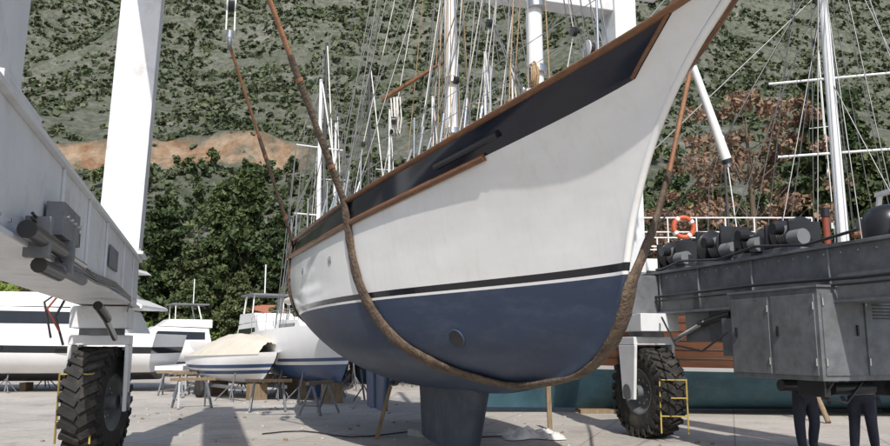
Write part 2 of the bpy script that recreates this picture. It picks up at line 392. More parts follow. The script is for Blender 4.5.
for v in (12.95,13.71):
    for x in (-1.36,-.65): mb.cyl((x,v,3.16),(x,v,3.20),.025,'steel',n=6)
mb.box((-1.25,3.3,9.0),(-.55,13.7,9.6),'liftwhite')
for k in range(40): mb.cyl((-.72,3.5+.25*k,2.42),(-.705,3.5+.25*k,2.42),.014,'steel',n=6)
mb.shift(LO).obj('left_frame',LIFT,bevel=.015)
mb=MB()
mb.box((-.55+LO,13.15,8.42),(7.6,13.6,8.98),'liftwhite')
mb.box((7.6,13.08,3.08),(8.08,13.68,9.0),'liftwhite')
mb.box((8.3,3.5,3.11),(8.9,4.1,9.0),'liftwhite'); mb.box((8.2,3.3,9.0),(8.9,13.7,9.6),'liftwhite')
mb.obj('gantry',LIFT,bevel=.015)
mb=MB()
mb.box((8.60,3.0,2.32),(9.3,VE-.3,3.03),'liftgrey')
mb.box((8.53,2.95,3.03),(9.37,VE-.25,3.08),'liftgrey'); mb.box((8.53,2.95,2.27),(9.37,VE-.25,2.32),'liftgrey')
mb.box((7.95,12.9,2.29),(8.6,13.75,3.01),'liftgrey')
for v in (7.0,8.6,10.2,11.6,12.8): mb.box((8.56,v,2.32),(8.60,v+.03,3.03),'liftgrey')
for i in range(26): mb.cyl((8.60,6+.3*i,2.95),(8.585,6+.3*i,2.95),.015,'steel',n=6)
mb.tube([(8.52,5,2.6),(8.52,8,2.58),(8.52,10,2.62),(8.52,13.0,2.6)],.025,'dark',8); mb.tube([(8.51,5,2.52),(8.51,8,2.5),(8.51,10,2.53),(8.51,13.0,2.52)],.018,'dark',8)
mb.shift(RO).obj('galvanised_side_beam',LIFT,bevel=.01)
def wheel(U,V,steer,name):
    w=MB(); r=.83; hw=.27
    prof=[(.42,-hw*.9),(.55,-hw),(.72,-hw*.98),(.79,-hw*.8),(.805,-hw*.4),(.81,0),(.805,hw*.4),(.79,hw*.8),(.72,hw*.98),(.55,hw),(.42,hw*.9)]
    w.lathe((0,0,0),(1,0,0),prof,'rubber',48)
    for i in range(26):
        t=2*math.pi*i/26
        for sd in(-1,1):
            tt=t+(math.pi/26 if sd>0 else 0)
            rot=Matrix.Rotation(tt,3,'X')@Matrix.Rotation(sd*rad(28),3,'Z')
            c=Matrix.Rotation(tt,3,'X')@Vector((sd*hw*.5,0,.815))
            vs=[Vector((a*hw*.52,b_*.045,c_*.025)) for c_ in(-1,1) for a,b_ in((-1,-1),(1,-1),(1,1),(-1,1))]
            w.add([c+rot@p for p in vs],[(0,3,2,1),(4,5,6,7),(0,1,5,4),(1,2,6,5),(2,3,7,6),(3,0,4,7)],'rubber')
            c2=Matrix.Rotation(tt,3,'X')@Vector((sd*hw*.985,0,.74)); rt=Matrix.Rotation(tt,3,'X')
            vs=[Vector((a*.02,b_*.04,c_*.055)) for c_ in(-1,1) for a,b_ in((-1,-1),(1,-1),(1,1),(-1,1))]
            w.add([c2+rt@p for p in vs],[(0,3,2,1),(4,5,6,7),(0,1,5,4),(1,2,6,5),(2,3,7,6),(3,0,4,7)],'rubber')
    for sd in(-1,1): w.lathe((0,0,0),(1,0,0),[(.0,sd*.12),(.30,sd*.12),(.36,sd*.2),(.43,sd*.25),(.44,sd*.22)],'liftgrey',32)
    w.cyl((-.3,0,0),(.3,0,0),.12,'liftgrey')
    for i in range(10):
        t=2*math.pi*i/10
        for sd in(-1,1): w.cyl((sd*.12,.22*math.cos(t),.22*math.sin(t)),(sd*.15,.22*math.cos(t),.22*math.sin(t)),.02,'steel',n=6)
    return w.obj(name,LIFT,(U,V,r+.005),steer)
WLx,WLy=-1.56,13.1; WRx,WRy=8.02,13.1
wheel(WLx,WLy,rad(-12),'wheel_1'); wheel(WRx,WRy,rad(4),'wheel_2'); wheel(-1.9,3.4,0,'wheel_3'); wheel(8.6,3.9,0,'wheel_4')
mb=MB()
for U,V in((WLx,WLy),(WRx,WRy)):
    mb.box((U-.40,V-.5,1.95),(U+.40,V+.55,2.28),'liftwhite')
    mb.cyl((U,V,1.85),(U,V,1.95),.33,'liftgrey',n=24); mb.box((U-.43,V-.28,1.70),(U+.43,V+.28,1.85),'liftwhite')
    for sd in(-1,1):
        x=U+sd*.40
        mb.add([(x-.03,V-.3,1.70),(x-.03,V+.3,1.70),(x-.03,V+.2,.7),(x-.03,V-.2,.7),(x+.03,V-.3,1.70),(x+.03,V+.3,1.70),(x+.03,V+.2,.7),(x+.03,V-.2,.7)],[(0,1,2,3),(7,6,5,4),(0,4,5,1),(1,5,6,2),(2,6,7,3),(3,7,4,0)],'liftwhite')
        mb.cyl((x-.06,V,.84),(x+.06,V,.84),.14,'liftgrey',n=18)
    mb.cyl((U+.2,V-1.6,2.1),(U+.25,V-.6,1.8),.045,'steel'); mb.cyl((U+.2,V-2.3,2.2),(U+.22,V-1.4,2.06),.06,'dark')
mb.obj('wheel_forks',LIFT,bevel=.012)
mb=MB()
mb.box((-.70,5.9,2.46),(-.58,6.6,2.70),'liftgrey'); mb.box((-.70,6.6,2.50),(-.63,7.0,2.62),'dark')
mb.cyl((-.60,4.9,2.36),(-.60,6.0,2.36),.055,'dark',n=16); mb.cyl((-.60,6.0,2.36),(-.60,7.1,2.36),.025,'steel')
mb.box((-.7,5.3,2.24),(-.55,5.38,2.5),'liftgrey'); mb.box((-.7,6.2,2.22),(-.55,6.28,2.46),'liftgrey'); mb.cyl((-.62,6.05,2.24),(-.62,7.2,2.24),.04,'liftgrey'); mb.cyl((-.62,5.4,2.20),(-.62,6.1,2.20),.05,'dark')
for k in range(4): mb.cyl((-.58,6.0+.17*k,2.6),(-.56,6.0+.17*k,2.6),.022,'steel',n=6)
mb.box((-1.1,6.0,3.11),(-.85,6.5,3.2),'liftgrey')
for k in range(4): mb.tube([(-.64,5.2,2.5-.03*k),(-.62,6.4,2.4-.04*k),(-.66,8+.2*k,2.38-.02*k),(-.66,10,2.44-.02*k),(-.66,12.0,2.38-.015*k),(-.75,12.6,2.2)],.011,'dark',6)
mb.tube([(-1.48,12.4,2.6),(-1.66,12.2,2.1),(-1.55,12.3,1.7)],.02,'dark',6); mb.tube([(-1.5,12.3,2.65),(-1.74,12.0,2.2),(-1.6,12.2,1.9)],.018,'redrust',6); mb.tube([(-1.5,12.35,2.6),(-1.8,12.1,2.3),(-1.7,12.2,1.8)],.018,'dark',6)
mb.box((-.71,9.6,2.6),(-.69,10.4,2.85),'shade')
mb.shift(LO).obj('hydraulic_gear',LIFT,bevel=.006)
mb=MB()
def winch(V,big=1.,z=3.08):
    mb.box((8.62,V-.3*big,z),(9.28,V+.3*big,z+.08),'liftgrey')
    for a in(-.3,.24): mb.box((8.66,V+a*big,z+.08),(9.24,V+a*big+.05,z+.50*big),'dark')
    mb.lathe((8.95,V-.24*big,z+.3),(0,1,0),[(.0,0),(.27*big,0),(.27*big,.04),(.15*big,.05),(.15*big,.42*big),(.27*big,.43*big),(.27*big,.47*big),(0,.47*big)],'dark',24)
    for k in range(8): mb.lathe((8.95,V-.18*big+.045*k,z+.3),(0,1,0),[(.16*big,0),(.175*big,.02),(.16*big,.04)],'wire',20)
    mb.cyl((8.7,V-.3*big,z+.2),(8.7,V-.55*big,z+.2),.12,'shade'); mb.cyl((8.66,V-.1,z+.36),(8.5,V-.1,z+.36),.09,'dark')
winch(12.7,1.1); winch(11.4,1.25); winch(9.7,.95); winch(10.5,.7)
mb.cyl((8.95,9.0,3.08),(8.95,9.0,3.55),.05,'redrust'); mb.cyl((8.95,9.0,3.55),(8.95,9.0,3.68),.065,'dark')
mb.lathe((9.1,8.1,3.08),(0,0,1),[(.30,0),(.30,.26),(.27,.38),(.18,.46),(.05,.5),(0,.5)],'dark',20)
mb.box((8.7,6.9,3.08),(9.3,7.6,3.5),'liftgrey')
mb.tube([(8.6,12.9,3.1),(8.5,12,3.2),(8.55,11,3.12),(8.5,10,3.22),(8.55,9,3.12),(8.5,8,3.2)],.025,'dark',6)
mb.shift(RO).obj('hoist_winches',LIFT,bevel=.008)
mb=MB()
x0,y0,z0,x1,y1,z1=7.9,8.55,1.22,9.35,10.40,2.48
mb.box((x0,y0,z0),(x1,y1,z1),'liftgrey'); mb.box((x0-.03,y0-.03,z1),(x1+.03,y1+.03,z1+.03),'liftgrey')
w=(x1-x0)/2
for i in range(2):
    a=x0+.05+i*w; mb.box((a,y0-.02,z0+.07),(a+w-.1,y0,z1-.08),'liftgrey'); mb.box((a+w-.18,y0-.045,z0+.6),(a+w-.15,y0-.02,z0+.75),'dark')
    for zz in(z0+.2,z1-.25): mb.cyl((a+.01,y0-.03,zz),(a+.01,y0-.03,zz+.1),.015,'steel',n=6)
for i in range(2):
    b0=y0+.06+i*.91; mb.box((x0-.018,b0,z0+.07),(x0,b0+.84,z1-.08),'liftgrey')
    mb.box((x0-.04,b0+.70,z0+.6),(x0-.018,b0+.74,z0+.75),'dark')
    for zz in(z0+.2,z1-.3): mb.cyl((x0-.025,b0+.01,zz),(x0-.025,b0+.01,zz+.1),.014,'steel',n=6)
for k in range(6): mb.box((x0+.9,y0-.03,z1-.2-.045*k),(x0+1.3,y0-.018,z1-.185-.045*k),'dark')
for x in(x0+.1,x1-.2): mb.box((x,y0+.1,z0-.22),(x+.1,y0+.6,z0),'dark')
mb.cyl((x0+.4,y0+.3,z0-.12),(x0+1.1,y0+.3,z0-.12),.09,'dark'); mb.cyl((x0+.4,y0+1.3,z0-.12),(x0+1.1,y0+1.3,z0-.12),.09,'dark')
mb.box((x0+.2,y1,z0+.3),(x1,y1+.5,z1-.35),'liftgrey')
mb.tube([(8.1,8.6,1.2),(8.0,8.7,.98),(8.4,8.7,.92),(8.8,8.8,1.2)],.022,'dark',6)
mb.tube([(7.9,10.5,1.9),(7.7,10.9,1.6),(7.8,11.8,1.7),(8.0,12.5,2.2)],.02,'dark',6)
mb.box((8.3,11.5,1.75),(9.0,12.2,2.27),'liftgrey')
mb.box((8.2,6.2,1.7),(9.0,7.2,2.27),'shade')
mb.obj('power_pack_cabinet',LIFT,bevel=.012)
mb=MB()
def guard(p,q,h,rungs=4):
    p=Vector(p);q=Vector(q)
    for c in(p,q): mb.cyl(c,c+Vector((0,0,h)),.015,'yellow',n=8)
    for i in range(rungs):
        z=h*(i+1)/rungs-.02; mb.cyl(p+Vector((0,0,z)),q+Vector((0,0,z)),.012,'yellow',n=8)
guard(toL(-5.60,11.4,.3),toL(-5.10,11.4,.3),1.0,3); guard(toL(-5.60,11.4,.3),toL(-5.75,12.0,.3),1.0,3)
guard(toL(3.85,14.1,.15),toL(4.3,14.0,.15),.95,3)
guard(toL(6.9,11.6,.35),toL(7.6,11.9,.35),.9,4)
mb.obj('yellow_wheel_guards',LIFT)
mb=MB()
def block(c,top):
    c=Vector(c)
    for dx in(-.07,.07):
        mb.cyl(c+Vector((dx-.012,0,.3)),c+Vector((dx+.012,0,.3)),.19,'liftwhite',n=20)
        mb.box((c.x+dx-.012,c.y-.10,c.z-.22),(c.x+dx+.012,c.y+.10,c.z+.3),'liftwhite')
    mb.cyl(c+Vector((-.05,0,.3)),c+Vector((.05,0,.3)),.15,'dark',n=20)
    mb.cyl(c+Vector((0,0,-.2)),c+Vector((0,0,-.34)),.06,'steel')
    pts=[c+Vector((0,.09*math.sin(t),-.43+.09*math.cos(t))) for t in [2*math.pi*i/12 for i in range(13)]]
    mb.tube(pts,.035,'liftgrey',8)
    for dy in(-.14,.14): mb.tube([c+Vector((0,dy,.3)),Vector(top)+Vector((0,dy,0))],.012,'wire',6)
B1=toL(-3.78,12.85,7.35); block(B1,(B1.x,B1.y,8.6))
B2=toL(-2.95,10.8,8.1); block(B2,(B2.x,B2.y,9.6))
B3=toL(4.1,10.75,8.5); block(B3,(B3.x,B3.y,9.6)); B4=toL(3.0,15.2,7.45); block(B4,(B4.x-.4,B4.y,9.0))
mb.obj('hook_blocks',LIFT)
mb=MB()
Bm=Matrix.Translation((1.8,8.0,0))@Matrix.Rotation(rad(20),4,'Z')
def L_(p): w=Bm@Vector(p); return toL(w.x,w.y,w.z)
def LN(n): 
    w=Matrix.Rotation(rad(20),3,'Z')@Vector(n); return toL(w.x,w.y,w.z)
def dens_(P,k=5):
    o=[]
    for i in range(len(P)-1):
        for j in range(k): o.append(P[i].lerp(P[i+1],j/k))
    return o+[P[-1]]
def smooth_(P,it=3):
    P=[p.copy() for p in P]
    for _ in range(it): P=[P[0]]+[(P[i-1]+P[i]*2+P[i+1])/4 for i in range(1,len(P)-1)]+[P[-1]]
    return P
def sling(top1,pn,tops2,r,rs,th):
    P=[L_(p) for p,n in pn]; NN=[LN(n).normalized() for p,n in pn]
    up=dens_([Vector(top1),P[0]],8); dn=[P[-1]]+[Vector(q) for q in tops2]
    mb.tube(up,rs,'strap',8,r2=rs*.4,nrm=[NN[0]]*len(up)); mb.tube(dn,rs,'strap',8,r2=rs*.4,nrm=[NN[-1]]*len(dn))
    a=dens_([Vector(top1).lerp(P[0],.42),P[0]],12)[:-1]; dd=dens_(dn,8)[:16]
    cov=a+dens_(P,4)[:-1]+dd; nn=[NN[0]]*len(a)+[v.normalized() for v in dens_(NN,4)][:-1]+[NN[-1]]*len(dd)
    cov=smooth_(cov,3); nn=[v.normalized() for v in smooth_(nn,6)]
    n=len(cov); R2=random.Random(3)
    mb.tube(cov,r,'strapd',12,r2=th,rl=[.92+.08*math.sin(i*.9)*.6+R2.uniform(-.06,.06) for i in range(n)],nrm=nn)
    for k in (2,9): 
        d=(cov[k+1]-cov[k]).normalized(); mb.tube([cov[k]-d*.03,cov[k]+d*.03],r*1.03,'strap',12,r2=th*1.12,nrm=[nn[k]]*2)
def girth(lst,off):
    o=[]
    for sd,s,v in lst:
        n=hulln(sd,s,v); k=max(0,1-v/.13); nb=(n*(1-k)+Vector((0,0,-1))*k).normalized()
        p=hullp(sd,s,v)+nb*off
        o.append((p,nb))
    return o
g=girth([(-1,s,v) for v,s in((1,4.75),(.93,4.72),(.86,4.7),(.75,4.65),(.65,4.6),(.55,4.5),(.45,4.35),(.36,4.15),(.28,3.95),(.2,3.65),(.14,3.35),(.09,2.95),(.055,2.55),(.035,2.15))],.035)
for v in (.045,.075,.11,.15,.20,.25,.30):
    h=hullf(0,v); e=.02; a=Vector((0,interp(v+e,STEM)-interp(v-e,STEM),2*e*3.4)).normalized(); nb=Vector((.25,-a.z,a.y)); 
    if nb.y>0: nb=-nb
    nb.normalize(); g.append((Vector((.03,h[1],h[2]))+nb*.06,nb))
h=hullf(0,.35); g.append((Vector((.16,h[1]+.02,h[2])),Vector((1,-.5,0)).normalized()))
sling(toL(-2.95,10.8,7.65),g,[toL(2.45,8.95,3.05),toL(2.84,9.5,3.9),toL(3.36,10.0,5.5),toL(4.1,10.75,8.05)],.115,.08,.045)
vv=[1,.93,.86,.75,.65,.55,.45,.36,.28,.2,.13,.07,.02]
g=girth([(-1,9.3,v) for v in vv]+[(1,9.3,v) for v in vv[::-1]],.03)
sling(toL(-3.78,12.85,6.9),g,[toL(3.0,15.2,7.0)],.085,.06,.035)
mb.obj('lifting_slings',LIFT)
mb=MB()
mb.tube([toL(2.45,8.9,3.05),toL(3.1,8.8,3.75),toL(3.7,8.9,4.75),toL(4.6,9.1,6.15),toL(5.6,9.4,8.0)],.010,'dark',6)
mb.obj('bow_tag_line',LIFT)
# ---------------------------------------------------------------- background boats
def boathull(mb,L,B,z0,zs0,zs1,full=1.,bands=None,rake=1.2,deck='white',tr=.75):
    def fn(t,v):
        y=(rake*(1-v)**1.5)*(1-t)+t*(L-.4*(1-v))
        zs=zs0+(zs1-zs0)*t**.8; zb=z0+(.25*(t-.5)**2)
        z=zb+(zs-zb)*v
        hb=B/2*interp(t,[(0,.02),(.15,.45),(.3,.75),(.5,.97),(.65,1),(.85,.9),(1,tr)])
        k=min(1,t/.4); a=1.1+2.2*k; c=1+.8*k
        return (max(.02,hb*(1-(1-v)**a)**(1/c)) if v>0 else .015,y,z)
    def mf(t,v):
        for lim,m in bands:
            if v<lim: return m
        return bands[-1][1]
    ts=[i/24 for i in range(25)]; vs=sorted(set([0,.04,.1,.2,.3,.4,.5,.6,.7,.8,.9,1]+[l for l,_ in bands if l<=1]))
    loft(mb,fn,mf,ts,vs,deck=deck,deckv=.97)
    return fn
def stands(mb,L,B,z,n=3):
    for i in range(n):
        y=L*(.25+.55*i/(max(1,n-1)))
        for sd in(-1,1):
            x=sd*B*.33
            mb.cyl((x,y,z+.35),(x+sd*.15,y,.05),.03,'liftgrey',n=6)
            for dx,dy in((.3,.3),(-.3,.3),(.0,-.4)): mb.cyl((x+sd*.12,y,.5),(x+dx+sd*.2,y+dy,.02),.02,'liftgrey',n=6)
        mb.box((-.3,y-.12,0.0),(.3,y+.12,z),'wood')
def sail_boat(x,y,rz,L,B,z0,top,bands,mastcol='alum',my=.4,cover='navy'):
    mb=MB(); fn=boathull(mb,L,B,z0,z0+1.75,z0+1.5,bands=bands)
    stands(mb,L,B,z0)
    mb.add([(-.15,L*.38,z0+.1),(.15,L*.38,z0+.1),(.15,L*.6,z0+.1),(-.15,L*.6,z0+.1),(-.08,L*.42,.1),(.08,L*.42,.1),(.08,L*.58,.1),(-.08,L*.58,.1)],[(0,1,5,4),(1,2,6,5),(2,3,7,6),(3,0,4,7),(4,5,6,7)],bands[0][1])
    d=z0+1.5
    mb.extr([(L*.33,d),(L*.72,d),(L*.7,d+.45),(L*.42,d+.38)],-B*.28,B*.28,'white',.2)
    mb.box((-B*.272,L*.45,d+.14),(-B*.262,L*.66,d+.28),'glass'); mb.box((B*.262,L*.45,d+.14),(B*.272,L*.66,d+.28),'glass')
    ym=L*my
    mb.cyl((0,ym,d),(0,ym+.15,top),.085,mastcol,r2=.06,n=10)
    for f in(.45,.72):
        z=d+(top-d)*f; mb.cyl((-.8,ym+.1,z),(.8,ym+.1,z),.025,mastcol,n=6)
        for sd in(-1,1):
            for q in (.2,.7): mb.tube([(sd*B*.42,ym+q,d+.1),(sd*.8,ym+.1,z),(0,ym+.13,top-.3 if f>.6 else z+2)],.014,'wire',4)
    mb.tube([(0,.1,z0+1.8),(0,ym,top-.2)],.028,'wirel',5); mb.tube([(0,L-.1,d+.1),(0,ym+.15,top)],.014,'wire',4)
    for k in range(4): mb.tube([(R.uniform(-.5,.5),ym+R.uniform(-.6,1.2),d+.2),(0,ym+.1,R.uniform(.6,1)*top)],.012,R.choice(['wirel','wire']),4)
    mb.cyl((0,ym,top),(0,ym+.02,top+.9),.012,'wire',n=5); mb.cyl((-.15,ym,top+.05),(.2,ym,top+.05),.015,'wire',n=5)
    mb.cyl((0,ym+.1,d+1.0),(0,L*.85,d+1.05),.05,mastcol,n=8); mb.tube([(0,ym+.2+i*(L*.83-ym)/6,d+1.15) for i in range(7)],.14,cover,8,r2=.12)
    for i in range(6):
        for sd in(-1,1):
            t=.05+.9*i/5; h=fn(t,1); mb.cyl((sd*h[0]*.97,h[1],h[2]),(sd*h[0]*.97,h[1],h[2]+.55),.012,'steel',n=5)
    for sd in(-1,1): mb.tube([(sd*fn(.05+.09*i,1)[0]*.97,fn(.05+.09*i,1)[1],fn(.05+.09*i,1)[2]+.55) for i in range(11)],.009,'steel',4)
    return mb.obj('parked_sailboat',None,(x,y,0),rz)
wb=[(.45,'navy'),(.5,'white'),(.56,'navy'),(1.1,'white')]
wb2=[(.4,'blue'),(.47,'dark'),(1.1,'white')]
wb3=[(.5,'teal'),(1.1,'white')]
wb4=[(.30,'navy'),(.36,'white'),(.42,'navy'),(1.1,'white')]
sail_boat(-2.4,21.5,rad(28),8.0,2.7,.6,10.5,wb4,my=.45,cover='cream')
sail_boat(-3.6,27,rad(20),9.5,3.0,.8,14.2,wb2,'darkmast')
sail_boat(-1.8,31,rad(25),10,3.1,.8,14.8,wb,'darkmast')
sail_boat(.3,30,rad(12),10,3.1,.8,13.0,wb3)
sail_boat(2.2,27,rad(8),9,2.9,.8,13.8,wb2)
sail_boat(-5.0,36,rad(12),10,3.1,.8,13.5,wb)
sail_boat(4.2,34,rad(10),10,3.1,.8,16,wb2)
sail_boat(-2.2,40,rad(15),10,3.1,.8,15.5,wb2)
sail_boat(-5.6,44,rad(18),11,3.3,.8,16.5,wb,'darkmast')
sail_boat(1.0,42,rad(5),11,3.3,.8,19,wb)
sail_boat(20.5,40,rad(-25),10,3.1,.8,19,wb,'alum')
sail_boat(13,33,rad(-10),9,2.9,.8,12,wb,'darkmast')
# covered speedboat
mb=MB(); fn=boathull(mb,5.6,2.3,.5,1.5,1.35,bands=[(.3,'white'),(.42,'navy'),(.5,'white'),(.62,'navy'),(1.1,'white')],rake=1.1)
V=[];F=[];nx=17;ny=25
for i in range(ny):
    t=.10+.90*i/(ny-1); h=fn(t,1)
    for j in range(nx):
        u=-1+2*j/(nx-1); V.append((h[0]*1.04*u,h[1],h[2]-.05+(.70*math.sin(math.pi*min(1,t*1.05))**.6)*(1-abs(u)**2.2)+.08*noise.noise((u*3,t*9,1))*(1-abs(u))+.02*math.sin(j*2.3)))
for i in range(ny-1):
    for j in range(nx-1): F.append((i*nx+j,i*nx+j+1,(i+1)*nx+j+1,(i+1)*nx+j))
mb.add(V,F,'cream',True)
stands(mb,5.6,2.2,.5,2); mb.beam((-.7,.8,.4),(-.7,5.4,.4),.08,.1,'liftgrey'); mb.beam((.7,.8,.4),(.7,5.4,.4),.08,.1,'liftgrey')
for sd in(-1,1): mb.lathe((sd*1.0,3.6,.32),(1,0,0),[(0,-.08),(.2,-.08),(.31,-.07),(.32,0),(.31,.07),(.2,.08),(0,.08)],'rubber',20)
mb.obj('covered_speedboat',None,(-5.05,23.6,0),rad(38))
# motor yacht
mb=MB(); fn=boathull(mb,14,4.2,.35,2.45,2.1,bands=[(.18,'dark'),(.58,'white'),(.72,'glass'),(1.1,'white')],rake=1.8,tr=.9)
mb.extr([(3.6,2.15),(12.6,2.1),(12.2,3.0),(6.4,3.15),(5.4,2.95)],-1.75,1.75,'white',.18)
for sd in(-1,1): mb.add([(sd*1.70,5.2,2.52),(sd*1.70,11.6,2.45),(sd*1.62,11.6,2.88),(sd*1.62,6.2,2.98)],[(0,1,2,3)],'glass')
mb.add([(-1.4,4.35,2.55),(1.4,4.35,2.55),(1.35,5.35,2.96),(-1.35,5.35,2.96)],[(0,1,2,3)],'glass')
mb.extr([(6.6,3.15),(13.3,3.05),(13.3,3.15),(12.2,3.6),(8.0,3.65)],-1.5,1.5,'white',.25)
for sd in(-1,1):
    mb.beam((sd*1.3,12.4,3.15),(sd*1.15,11.6,4.5),.35,.12,'white'); mb.beam((sd*1.3,9.6,3.6),(sd*1.15,9.9,4.5),.12,.1,'white')
mb.extr([(9.2,4.5),(12.6,4.5),(12.4,4.65),(9.5,4.68)],-1.4,1.4,'white')
mb.lathe((0,11.5,4.68),(0,0,1),[(.25,0),(.27,.12),(.2,.28),(0,.34)],'white',16); mb.cyl((.5,11.3,4.65),(.5,11.3,5.8),.02,'white',n=6); mb.cyl((-.5,11.3,4.65),(-.5,11.5,6.4),.015,'white',n=6)
for i in range(9):
    for sd in(-1,1):
        h=fn(.05+i*.055,1); mb.cyl((sd*h[0]*.95,h[1],h[2]),(sd*h[0]*.95,h[1],h[2]+.55),.015,'steel',n=5)
for sd in(-1,1): mb.tube([(sd*fn(.05+i*.055,1)[0]*.95,fn(.05+i*.055,1)[1],fn(.05+i*.055,1)[2]+.55) for i in range(9)],.015,'steel',5)
for s in(2.5,5.5,8.5,11.5): mb.tube([(2.15,s,2.0),(2.2,s,1.6)],.09,'dark',8)
for s in (3.2,7.8,10.5): mb.beam((1.95,s,1.62),(1.95,s+.9,1.60),.32,.08,'glass')
mb.box((-1.8,14,.8),(1.8,15,.95),'white'); stands(mb,14,4.2,.3,4)
mb.obj('motor_yacht',None,(-24.5,29.5,0),rad(-88))
def cruiser(x,y,rz):
    mb=MB(); fn=boathull(mb,8,2.8,.5,1.9,1.6,bands=[(.25,'navy'),(1.1,'white')],rake=1.2)
    mb.extr([(2.0,1.7),(6.4,1.6),(6.2,2.6),(3.4,2.7),(2.9,2.4)],-1.1,1.1,'white',.15)
    for sd in(-1,1): mb.add([(sd*1.06,3.2,2.0),(sd*1.06,6.0,2.0),(sd*1.0,6.0,2.4),(sd*1.0,3.5,2.45)],[(0,1,2,3)],'glass')
    mb.extr([(3.6,2.72),(6.4,2.65),(6.4,3.1),(4.1,3.1)],-.9,.9,'white',.1)
    for sd in(-1,1): mb.cyl((sd*.85,5.8,3.1),(sd*.8,5.6,3.9),.04,'white'); 
    mb.box((-.9,4.2,3.9),(.9,6.2,3.98),'shade'); mb.cyl((0,5.5,3.98),(0,5.5,5.4),.03,'white')
    for sd in(-1,1): mb.cyl((sd*.85,4.4,3.1),(sd*.8,4.4,3.9),.03,'white')
    stands(mb,8,2.8,.45); return mb.obj('parked_cruiser',None,(x,y,0),rz)
cruiser(-5.6,31,rad(30)); cruiser(-19,41,rad(-60)); cruiser(-12.5,38,rad(-70)); cruiser(-25,40,rad(-80))
# ---------------------------------------------------------------- wooden gulet
M['plank']=mat('hull_planks',(.15,.06,.03),.45,var=.25,scale=2,stretch=(1,.4,4))
mb=MB(); fn=boathull(mb,22.5,5.2,.08,3.4,2.7,bands=[(.32,'teal'),(.35,'white'),(.88,'plank'),(.93,'white'),(1.1,'plank')],rake=1.6,tr=.7,deck='wood')
for v in(.42,.49,.56,.63,.70,.77,.84):
    for sd in(-1,1): mb.tube([(sd*(fn(t,v)[0]+.004),fn(t,v)[1],fn(t,v)[2]) for t in [i/40 for i in range(1,41)]],.011,'dark',4)
for sd in(-1,1): mb.tube([(sd*fn(t,1)[0],fn(t,1)[1],fn(t,1)[2]+.03) for t in [i/40 for i in range(41)]],.09,'teak',6,r2=.05)
G0=1.6
def gy(y): return y+G0
mb.extr([(gy(3.2),2.75),(gy(8.0),2.7),(gy(8.0),3.65),(gy(3.6),3.75)],-1.9,1.9,'white',.05)
mb.extr([(gy(9.5),2.65),(gy(17),2.6),(gy(17),3.2),(gy(9.8),3.3)],-1.7,1.7,'teak',.05)
for s in(3.8,4.9,6.0,7.0): 
    for sd in(-1,1): mb.box((sd*1.88-.02,gy(s),3.1),(sd*1.88+.02,gy(s)+.7,3.45),'glass')
for sd in(-1,1):
    for i in range(7): mb.cyl((sd*1.75,gy(3.7+.7*i),3.7),(sd*1.75,gy(3.7+.7*i),4.75),.02,'white',n=6)
    for z in(4.05,4.4,4.75): mb.cyl((sd*1.75,gy(3.7),z),(sd*1.75,gy(7.9),z),.018,'white',n=6)
for z in(4.4,4.75): mb.cyl((-1.75,gy(7.9),z),(1.75,gy(7.9),z),.018,'white',n=6)
c=Vector((1.85,gy(4.75),4.50))
mb.tube([c+Vector((0,.24*math.cos(t),.24*math.sin(t))) for t in [2*math.pi*i/24 for i in range(25)]],.06,'red',10)
for k in range(4):
    t=k*math.pi/2+.6; mb.tube([c+Vector((0,.24*math.cos(t+d),.24*math.sin(t+d))) for d in(-.15,0,.15)],.065,'white',10)
my=gy(9.55)
mb.cyl((0,my,2.7),(0,my-.05,17),.15,'alum',r2=.10,n=14)
for z,w in((6.75,1.4),(8.85,1.5),(11.5,1.2)): mb.cyl((-w*.3,my-w,z+.05),(w*.3,my+w*1.3,z+.1),.035,'alum',n=8)
for sd in(-1,1):
    for s,zt in((8.2,16),(8.8,11.5),(9.8,16),(10.5,8.7),(11.2,16),(7.6,14),(12,14),(6.5,11.5),(12.6,16)): mb.tube([(sd*2.4,gy(s),2.9),(sd*.1,my,zt)],.016,'wire',4)
mb.tube([(0,.3,3.5),(0,my,16.5)],.018,'wire',4); mb.tube([(0,21,2.9),(0,my,16.5)],.018,'wire',4); mb.tube([(0,2.5,3.4),(0,my,11.5)],.02,'wire',6)
mb.cyl((0,gy(9.8),4.6),(0,gy(16),4.7),.1,'teak'); mb.tube([(0,gy(10+i),4.85) for i in range(7)],.2,'shade',8)
for sd in(-1,1): mb.beam((sd*1.3,gy(10.9),3.2),(sd*1.2,gy(11.3),5.9),.12,.1,'white')
mb.beam((-1.3,gy(11.3),5.9),(1.3,gy(11.3),5.9),.2,.1,'white'); mb.lathe((.5,gy(11.3),5.98),(0,0,1),[(.28,0),(.3,.1),(.2,.22),(0,.26)],'white',16); mb.beam((-.9,gy(11),5.4),(1.2,gy(11),5.4),.15,.06,'white')
mb.box((-.4,4,.0),(.4,5,.1),'wood'); mb.box((-.4,12,.0),(.4,13,.1),'wood')
for s in(5,9,12.5,16):
    for sd in(-1,1): h=fn(s/22.5,.35); mb.cyl((sd*h[0],s,h[2]),(sd*(h[0]+.9),s,.02),.06,'wood',n=8)
mb.obj('wooden_gulet',None,(1.0-G0,20.2,0),rad(-90))
